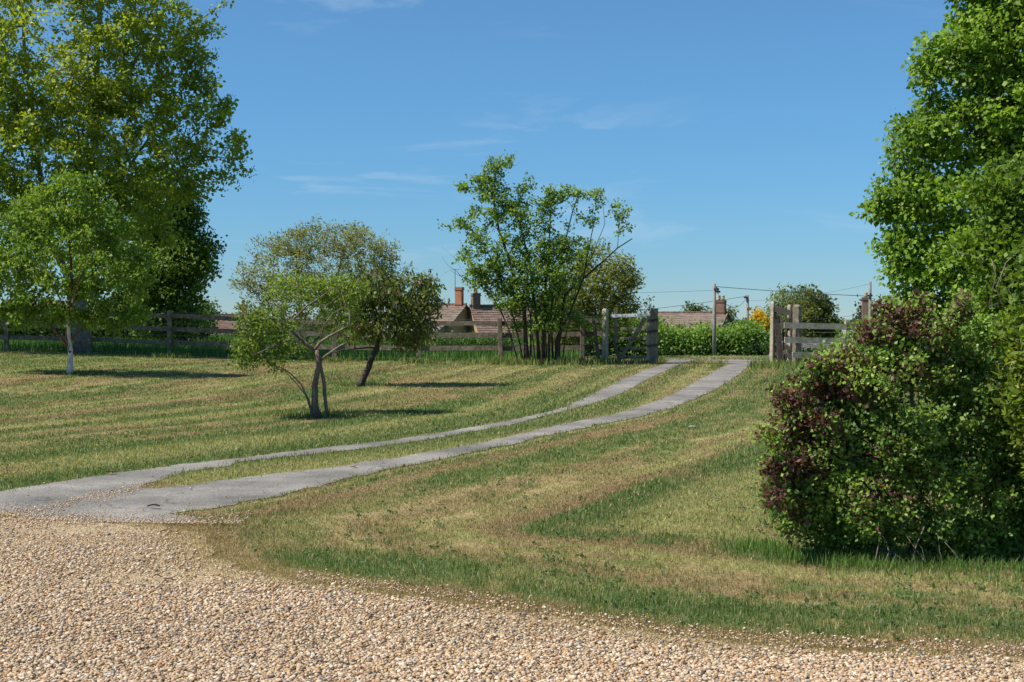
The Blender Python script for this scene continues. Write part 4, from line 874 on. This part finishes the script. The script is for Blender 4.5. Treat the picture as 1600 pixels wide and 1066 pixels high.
for y0, y1 in ((514, 514), (529, 529), (545, 544), (559, 558)):
    mb = MB(); mb.bar(at(957 if y0 < 540 else 968, y0, yg(957) + .03), at(1012, y1, yg(1012) + .03), .022, .075, seg=3, jit=.004); mb.build('rail', M['wood'], gl)
mb = MB(); mb.bar(at(970, 560, yg(970) - .065), at(1008, 497, yg(1008) - .065), .03, .11, up=(1, 0, 0)); mb.build('brace', M['wood'], gl)
mb = MB(); mb.bar(at(958.5, 527, yg(958.5) - .03), at(968, 566, yg(968) - .03), .05, .08, up=(1, 0, 0)); mb.build('brace', M['wood_dark'], gl)
for y in (502, 519, 541): mb = MB(); mb.bar(at(1011, y, yg(1011) - .12), at(1028, y - 2, yg(1028) - .16), .02, .07); mb.build('hinge_strap', M['iron'], gl)

# ------------------------------------------------------------------ drive gate, swung open, and right-hand fence
YA, YB = 36.2, 39.6
wpost('gate_post', 'heavy chamfered timber post where the drive gate hangs, on the right of the drive', 1245, 573, 476, YA, .19, RAD(-32), 'wood')
wpost('gate_post', 'tall thin pale timber post standing at the free end of the open drive gate', 1206, 563, 471, 39.8, .105, RAD(-35), 'wood_pale')
wpost('fence_post', 'pale post half hidden behind the heavy gate post, right of the drive', 1233, 566, 476, 38.6, .10, -.5, 'wood_pale', 'post')
dg = thing('drive_gate', Vector((at(1243, 572, YA).x, YA, float(G(at(1243, 572, YA).x, YA)))), 'weathered field gate swung open edge-on beside the right-hand gate posts', 'gate')
ga = lambda t, y: at(1240 + (1211 - 1240) * t, y, YA + (YB - YA) * t)
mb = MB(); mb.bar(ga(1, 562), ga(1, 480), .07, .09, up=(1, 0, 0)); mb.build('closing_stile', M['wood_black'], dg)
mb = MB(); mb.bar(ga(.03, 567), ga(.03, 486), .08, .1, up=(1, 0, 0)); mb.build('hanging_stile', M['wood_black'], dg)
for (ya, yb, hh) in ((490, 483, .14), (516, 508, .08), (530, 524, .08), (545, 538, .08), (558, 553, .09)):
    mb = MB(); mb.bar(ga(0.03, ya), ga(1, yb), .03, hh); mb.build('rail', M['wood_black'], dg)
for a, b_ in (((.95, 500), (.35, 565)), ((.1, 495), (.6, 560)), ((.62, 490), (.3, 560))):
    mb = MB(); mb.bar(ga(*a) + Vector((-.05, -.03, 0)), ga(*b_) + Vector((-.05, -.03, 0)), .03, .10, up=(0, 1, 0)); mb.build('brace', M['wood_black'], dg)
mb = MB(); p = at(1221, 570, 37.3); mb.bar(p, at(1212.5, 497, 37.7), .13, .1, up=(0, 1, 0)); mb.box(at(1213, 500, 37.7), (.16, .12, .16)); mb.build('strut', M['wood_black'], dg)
# insulators / white cap on the hidden post
rf = thing('rail_fence', Vector((at(1322, 560, 36.6).x, 36.6, float(G(at(1322, 560, 36.6).x, 36.6)))), 'grey weathered three-rail fence right of the drive, disappearing behind the purple-tipped bush', 'fence')
p1 = [(1225, 1250), (1322, 1322), (1420, 1420)]
for (ya, yb, yc, xs0) in ((508.5, 511, 513, 1225), (531, 533.5, 536, 1226), (555, 555.5, 556, 1238)):
    for (xa, xb, y0, y1, m_) in ((xs0, 1323, ya, yb, 'wood_pale'), (1323, 1440, yb + .3, yc, 'wood')):
        mb = MB(); mb.bar(at(xa, y0, 36.02 if xa < 1300 else 36.30), at(xb, y1, 36.30 if xa < 1300 else 36.5), .036, .15, seg=6, jit=.006); mb.build('rail', M[m_], rf)
for px, pt in ((1322.5, 501), (1440, 504)):
    mb = MB(); p = at(px, 570, 36.45 if px < 1400 else 36.7); post(mb, Vector((p.x, p.y, float(G(p.x, p.y)))), at(px, pt, p.y).z - float(G(p.x, p.y)), .135, .11, .1, 'flat'); mb.build('post', M['wood_pale'], rf)
mb = MB()
for y in (519, 543): mb.tube([at(1240, y, 36.6), at(1440, y + 2, 36.9)], .002, 4, False)
mb.build('wire', M['wire'], rf)

# ------------------------------------------------------------------ cottages
def cottage(name, label, Y_, rot, cx, zr_px, ze_px, length, depth, roof, wall, gable=None, chim=(), wins=(), overhang=.15, hip=False):
    """cx: pixel of the centre; ridge and eave heights from pixel rows; rot: turn about z (0 = long side faces the camera)"""
    c = at(cx, 500, Y_); z0 = min(float(G(c.x, Y_)), float(G(c.x, Y_ + depth))) - .1
    zr = at(cx, zr_px, Y_ + depth / 2).z; ze = at(cx, ze_px, Y_).z
    t = thing(name, Vector((c.x, Y_ + depth / 2, z0)), label, 'cottage', 'cottages beyond the paddock')
    M_ = Matrix.Translation(Vector((c.x, Y_ + depth / 2, z0))) @ Matrix.Rotation(rot, 4, 'Z')
    T = lambda x, y, z: M_ @ Vector((x, y, z))
    l2, d2 = length / 2, depth / 2; he, hr = ze - z0, zr - z0
    mb = MB(); V = [T(-l2, -d2, 0), T(l2, -d2, 0), T(l2, d2, 0), T(-l2, d2, 0), T(-l2, -d2, he), T(l2, -d2, he), T(l2, d2, he), T(-l2, d2, he), T(-l2, 0, hr - .08), T(l2, 0, hr - .08)]
    mb.add(V, [(0, 1, 5, 4), (2, 3, 7, 6), (1, 2, 6, 9, 5), (3, 0, 4, 8, 7)]); mb.build('wall', M[wall], t)
    # roof: two thick slopes laid in courses
    rb = MB(); sl = math.hypot(d2, hr - he); ux = (hr - he) / d2
    o_ = overhang
    for s in (-1, 1):
        n_ = 14
        for k in range(n_):
            ya = (d2 + o_) * (1 - k / n_); yb = (d2 + o_) * (1 - (k + 1) / n_) - .02
            za = he + (d2 - ya) * ux + .10; zb = he + (d2 - yb) * ux + .06
            x0_, x1_ = -l2 - o_, l2 + o_
            m_ = 16
            for q in range(m_):
                xa = x0_ + (x1_ - x0_) * q / m_; xb = x0_ + (x1_ - x0_) * (q + 1) / m_; j1 = R.uniform(-.012, .012)
                vv = [T(xa, s * ya, za + j1), T(xb, s * ya, za + j1), T(xb, s * yb, zb + j1), T(xa, s * yb, zb + j1), T(xa, s * ya, za - .07 + j1), T(xb, s * ya, za - .07 + j1)]
                rb.add(vv, [(0, 1, 2, 3), (4, 5, 1, 0)] if s < 0 else [(1, 0, 3, 2), (5, 4, 0, 1)])
    # underside and verge boards
    for s in (-1, 1):
        rb.add([T(-l2 - o_, s * (d2 + o_), he - o_ * ux + .02), T(l2 + o_, s * (d2 + o_), he - o_ * ux + .02), T(l2 + o_, 0, hr + .02), T(-l2 - o_, 0, hr + .02)], [(0, 1, 2, 3)])
    rf_ = rb.build('roof', M[roof], t)
    kb = MB(); m_ = 24
    for q in range(m_):
        xa = -l2 - o_ + (2 * l2 + 2 * o_) * q / m_; xb = -l2 - o_ + (2 * l2 + 2 * o_) * (q + 1) / m_ - .02
        kb.bar(T(xa, 0, hr + .13), T(xb, 0, hr + .13 + R.uniform(-.01, .01)), .22, .12)
    k_ = kb.build('ridge_tiles', M[roof], rf_)
    for (x, w, hh, m2, pots) in chim:
        mb = MB(); zc = hr - .5
        mb.box(T(x, 0, zc + (hh + .5) / 2), (w, w * .8, hh + .5), rot); 
        mb.box(T(x, 0, hr + hh - .14), (w + .10, w * .8 + .10, .09), rot); mb.box(T(x, 0, hr + hh - .02), (w + .05, w * .8 + .05, .1), rot); mb.box(T(x, 0, hr + .12), (w + .08, w * .8 + .08, .08), rot)
        ch = mb.build('chimney', M[m2], rf_ if False else t)
        for k in range(pots):
            pb = MB(); xo = (k - (pots - 1) / 2) * w * .5
            pb.tube([T(x + xo, 0, hr + hh), T(x + xo, 0, hr + hh + .18), T(x + xo, 0, hr + hh + .36), T(x + xo, 0, hr + hh + .42)], [.15, .12, .13, .16], 10); pb.build('chimney_pot', M['buff_pot'], ch, True)
    for (x, z, w, hh) in wins:
        wb = MB(); y = -d2 - .02
        wb.box(T(x, y, z), (w, .06, hh), rot); wd = wb.build('window', M['glass'], t)
        fb_ = MB()
        for xo in (-w / 2, 0, w / 2): fb_.box(T(x + xo, y - .04, z), (.06, .05, hh + .06), rot)
        for zo in (-hh / 2, hh / 2): fb_.box(T(x, y - .045, z + zo), (w + .06, .05, .06), rot)
        fb_.build('frame', M['white'], wd)
    # gutter
    gb = MB(); gb.tube([T(-l2 - o_, -d2 - o_ - .05, he - o_ * ux - .02), T(l2 + o_, -d2 - o_ - .05, he - o_ * ux - .02)], .055, 6); gb.build('gutter', M['iron'], t, True)
    return t, T, (l2, d2, he, hr)
t1, T1, q1 = cottage('cottage', 'left cottage of the central pair, red brick chimney and dark right-hand gable', 104, RAD(-22), 676, 478, 502, 5.0, 4.4, 'tile_brown', 'stone_wall', chim=[(2.05, .52, 1.35, 'brick_red', 0)], wins=[(.2, 1.2, .9, .9)])
# its stone lean-to in front
mb = MB(); l2, d2, he, hr = q1
mb.add([T1(-2.6, -d2 - 1.6, 0), T1(1.9, -d2 - 1.6, 0), T1(1.9, -d2 - .01, 0), T1(-2.6, -d2 - .01, 0), T1(-2.6, -d2 - 1.6, he - .75), T1(1.9, -d2 - 1.6, he - .75), T1(1.9, -d2 - .01, he - .25), T1(-2.6, -d2 - .01, he - .25)], [(0, 1, 5, 4), (1, 2, 6, 5), (3, 0, 4, 7)]); mb.build('lean_to_wall', M['stone_wall'], t1)
mb = MB(); mb.bar(T1(-.35, -d2 - 1.75, he - .78), T1(-.35, -d2 - .02, he - .2), 4.9, .12); mb.build('lean_to_roof', M['tile_grey'], t1)
t2, T2, q2 = cottage('cottage', 'right cottage of the central pair, long red tiled roof and buff chimney', 104, RAD(20), 800, 480, 526, 6.4, 4.6, 'tile_red', 'stone_wall', chim=[(-2.85, .58, 1.0, 'brick_brown', 1)], wins=[(-1.5, 1.0, 1.2, .7), (.8, 1.0, 1.2, .7)])
mb = MB(); 
for k, (px, py) in enumerate(((759, 520), (766, 519.5), (773, 519.5))): mb.box(at(px, py, 101.5), (.09, .06, .09))
t3, T3, q3 = cottage('cottage', 'low red tiled cottage behind the fence, just right of the tall left trees', 112, RAD(4), 352, 494, 514, 4.6, 4.2, 'tile_red', 'render_wall', chim=[(1.0, .6, .9, 'brick_red', 1)], wins=[(-.4, .9, .9, .8)])
mb = MB(); l2, d2, he, hr = q3; mb.bar(T3(-.1, -d2 - 1.3, he - .72), T3(-.1, -d2 - .02, he - .28), 4.6, .1); mb.build('porch_roof', M['tile_red'], t3)
mb = MB(); mb.add([T3(-2.2, -d2 - 1.2, 0), T3(2.1, -d2 - 1.2, 0), T3(2.1, -d2 - 1.2, he - .74), T3(-2.2, -d2 - 1.2, he - .74), T3(2.1, -d2 - .01, 0), T3(2.1, -d2 - .01, he - .35), T3(-2.2, -d2 - .01, 0), T3(-2.2, -d2 - .01, he - .35)], [(0, 1, 2, 3), (1, 4, 5, 2), (6, 0, 3, 7)]); mb.build('porch_wall', M['render_wall'], t3)
t4, T4, q4 = cottage('cottage', 'long brown-roofed cottage above the flowering hedge, brick chimney at its right end', 124, RAD(-24), 1081, 490, 516, 7.0, 5.0, 'tile_brown', 'stone_grey', chim=[(3.0, .75, 1.15, 'brick_brown', 2)], wins=[(0, 1.3, 1, .9)])
t5, T5, q5 = cottage('cottage', 'small grey-roofed shed with white verge below the golden conifer', 105, RAD(48), 1188, 524, 545, 3.4, 2.4, 'tile_grey', 'stone_wall', overhang=.12)
mb = MB(); l2, d2, he, hr = q5
mb.bar(T5(-l2 - .18, -d2 - .15, he - .05), T5(-l2 - .18, 0, hr + .06), .05, .14); mb.build('verge_board', M['white'], t5)
t5['category'] = 'shed'; t5.name = 'garden_shed'
t6, T6, q6 = cottage('cottage', 'grey slate roofed barn seen between the right-hand fence rails', 92, RAD(18), 1268, 533, 556, 3.6, 4.0, 'tile_grey', 'stone_grey'); t6['category'] = 'barn'; t6.name = 'barn'
t7, T7, q7 = cottage('cottage', 'pale slate roofed house with tall brick chimney behind the pole, right-hand fence end', 112, RAD(-6), 1372, 511, 526, 4.6, 4.0, 'slate_pale', 'stone_grey', chim=[(-.45, .6, 2.35, 'brick_brown', 1)]); t7['category'] = 'house'; t7.name = 'slate_roofed_house'
# TV aerial on the left cottage
ae = thing('television_aerial', at(711, 480, 105.5), 'thin television aerial mast beside the red brick chimney', 'aerial')
mb = MB(); mb.tube([at(711.5, 486, 105.5), at(711, 421, 105.5)], .022, 6); mb.build('mast', M['iron'], ae)
mb = MB(); mb.tube([at(705, 422, 105.5), at(719, 421, 105.5)], .014, 5)
for x in (706, 709, 713, 716): mb.tube([at(x, 421.5, 105.2), at(x, 421.5, 105.8)], .009, 4)
mb.build('antenna_rods', M['iron'], ae)

# ------------------------------------------------------------------ poles and wires
def pole(label, px, pt, pb, Y_, r, fit=()):
    p = at(px, pb, Y_); z = min(p.z, float(G(p.x, Y_)) - .1); tp = at(px, pt, Y_)
    t = thing('utility_pole', Vector((p.x, Y_, z)), label, 'pole', 'utility poles')
    mb = MB(); mb.tube([(p.x, Y_, z), (p.x, Y_, z + (tp.z - z) * .5), (tp.x, Y_, tp.z - .03), (tp.x, Y_, tp.z)], [r * 1.12, r, r * .86, r * .5], 10); mb.build('shaft', M['pole'], t, True)
    for dx, y in fit: f = MB(); c = at(px + dx, y, Y_); f.box(c + Vector((0, -r, 0)), (.34, .16, .12)); b_ = f.build('bracket', M['iron'], t); f = MB(); f.tube([c + Vector((0, -r - .1, -.1)), c + Vector((0, -r - .1, .18))], [.06, .045], 7); f.build('insulator', M['iron'], b_)
    return t
pole('tall pale utility pole standing in front of the flowering hedge', 1116, 443, 558, 96, .125, [(3, 452), (5, 456)])
pole('shorter utility pole beside the golden conifer', 1168, 461, 528, 122, .13, [(-3, 465), (2, 483)])
pole('utility pole at the right, in front of the brick chimney stack', 1359.5, 440, 512, 96, .11, [(-1, 462)])
def wire(label, pts, r=.014, sag=0):
    a, b_ = Vector(pts[0]), Vector(pts[1]); P = [a.lerp(b_, t) - Vector((0, 0, sag * 4 * t * (1 - t))) for t in np.linspace(0, 1, 17)]
    mb = MB(); mb.tube(P, r, 5, False); return tag(mb.build('overhead_wire', M['cable']), label, 'wire', 'overhead wires')
wire('overhead wire running right from the tall pale pole to the pole by the chimney', [at(1119, 448, 96), at(1359, 463, 96)], .020, .05)
wire('drooping overhead wire slung between the tall pale pole and the shorter pole', [at(1118, 453, 96), at(1166, 466, 122)], .017, 1.0)
wire('overhead wire from the shorter pole running left over the brown roof', [at(1166, 463, 122), at(1000, 485, 104)], .017, .06)
wire('faint thin wire from the tall pale pole running left to the many-stemmed tree', [at(1114, 454, 96), at(930, 459, 110)], .010, .02)
wire('low overhead wire behind the right-hand fence, left of the chimney', [at(1175, 498, 130), at(1355, 490, 112)], .013, .3)
wire('faint upper wire between the shorter pole and the right-hand pole', [at(1170, 470, 122), at(1358, 444, 97)], .008, .25)

# ------------------------------------------------------------------ small litter on the ground
def twig(px, py, a, ln, label, m='bark_red'):
    p = hit(px, py); d = Vector((math.cos(a), math.sin(a), 0)); s = Vector((-d.y, d.x, 0))
    mb = MB(); q = [p + d * ln * (t - .5) + s * R.normal(0, .008) + Vector((0, 0, .022 + .008 * math.sin(5 * t))) for t in np.linspace(0, 1, 6)]
    mb.tube(q, [.0045, .005, .0045, .004, .003, .002], 7, True, .15); mb.tube([q[2], q[2] + d * .05 + s * .05 + Vector((0, 0, .012))], [.003, .0015], 5)
    return tag(mb.build('twig', M[m], None, True), label, 'twig', 'fallen twigs')
twig(262, 834, .5, .12, 'brown broken twig on the gravel at the corner of the grass'); twig(268, 911, .25, .085, 'dark curled twig lying in the bare gravel patch'); twig(247, 905, .1, .05, 'short dark twig stub on the bare gravel patch')
twig(553, 733, .2, .07, 'small dark stick on the nearer asphalt track'); 
def leaf(px, py, label, col):
    p = hit(px, py); P = np.array([tuple(p + Vector((0, 0, .025)))] * 1)
    o_ = MB(); s = .055
    V = []
    for i in range(5):
        for j in range(3):
            t = i / 4; w_ = math.sin(math.pi * (t * .9 + .05)) * .5
            V.append(p + Vector(((t - .5) * 2 * s, (j - 1) * w_ * s, .026 + .012 * abs(j - 1) + .012 * math.sin(3 * t))))
    F = [(3 * i + j, 3 * i + j + 1, 3 * i + 4 + j, 3 * i + 3 + j) for i in range(4) for j in range(2)]
    o_.add(V, F); return tag(o_.build('fallen_leaf', M[col]), label, 'leaf')
leaf(174, 743, 'curled brown leaf on the far edge of the asphalt drive', 'bark_red'); leaf(240, 797, 'small dark leaf on the drive near the grass corner', 'bark_dark'); leaf(1081, 671, 'small white scrap lying on the mown lawn beside the drive', 'white')
bpy.data.objects['fallen_leaf.002'].name = 'litter_scrap'; bpy.data.objects['litter_scrap']['category'] = 'litter'

# ------------------------------------------------------------------ sky, sun, camera
SUN_EL, SUN_AZ = RAD(53), math.atan2(-.96, -.27)
w = bpy.data.worlds.new('World'); sc.world = w; w.use_nodes = True
nt = w.node_tree; L = nt.links; bg = nt.nodes['Background']
s = nt.nodes.new('ShaderNodeTexSky'); s.sky_type = 'NISHITA'; s.sun_disc = False; s.sun_elevation = SUN_EL; s.sun_rotation = SUN_AZ
s.altitude = 12000; s.air_density = 5.0; s.dust_density = 0; s.ozone_density = 10
hs = nt.nodes.new('ShaderNodeHueSaturation'); hs.inputs['Hue'].default_value = .49; hs.inputs['Saturation'].default_value = 1.0; nt.links.new(s.outputs[0], hs.inputs['Color'])
tc = N(nt, 'ShaderNodeTexCoord'); mp = N(nt, 'ShaderNodeMapping'); mp.inputs['Scale'].default_value = (5.5, 5.5, 34); mp.inputs['Rotation'].default_value = (0, .03, .2)
n1 = N(nt, 'ShaderNodeTexNoise', Scale=1.0, Detail=7., Roughness=.6, Distortion=.6); n2 = N(nt, 'ShaderNodeTexNoise', Scale=.35, Detail=2.)
L.new(tc.outputs['Generated'], mp.inputs[0]); L.new(mp.outputs[0], n1.inputs['Vector']); L.new(mp.outputs[0], n2.inputs['Vector'])
mu = N(nt, 'ShaderNodeMath', operation='MULTIPLY'); L.new(ramp(nt, n1.outputs[0], [(.54, (0, 0, 0)), (.80, (1, 1, 1))]), mu.inputs[0]); L.new(ramp(nt, n2.outputs[0], [(.45, (0, 0, 0)), (.62, (.6, .6, .6))]), mu.inputs[1])
mx = N(nt, 'ShaderNodeMix', data_type='RGBA'); L.new(mu.outputs[0], mx.inputs[0]); L.new(hs.outputs[0], mx.inputs[6]); mx.inputs[7].default_value = (5.5, 6.6, 7.6, 1)
L.new(mx.outputs[2], bg.inputs[0]); bg.inputs[1].default_value = .076
sl = bpy.data.lights.new('sun', 'SUN'); sl.energy = 4.6; sl.angle = RAD(.53); sl.color = (1, .945, .85)
so = bpy.data.objects.new('sun', sl); COL.objects.link(so)
sd = Vector((math.sin(SUN_AZ) * math.cos(SUN_EL), math.cos(SUN_AZ) * math.cos(SUN_EL), math.sin(SUN_EL)))
so.rotation_euler = sd.to_track_quat('Z', 'Y').to_euler()
cd = bpy.data.cameras.new('camera'); co = bpy.data.objects.new('camera', cd); COL.objects.link(co)
cd.lens = 50; cd.sensor_width = 36; cd.clip_end = 9000; cd.clip_start = .05
co.location = (0, 0, CAMZ); co.rotation_euler = (math.pi / 2 - PITCH, 0, 0); sc.camera = co
sc.view_settings.view_transform = 'Standard'; sc.view_settings.look = 'None'; sc.view_settings.exposure = .6; sc.view_settings.gamma = 1
sc.cycles.max_bounces = 6; sc.cycles.transparent_max_bounces = 4
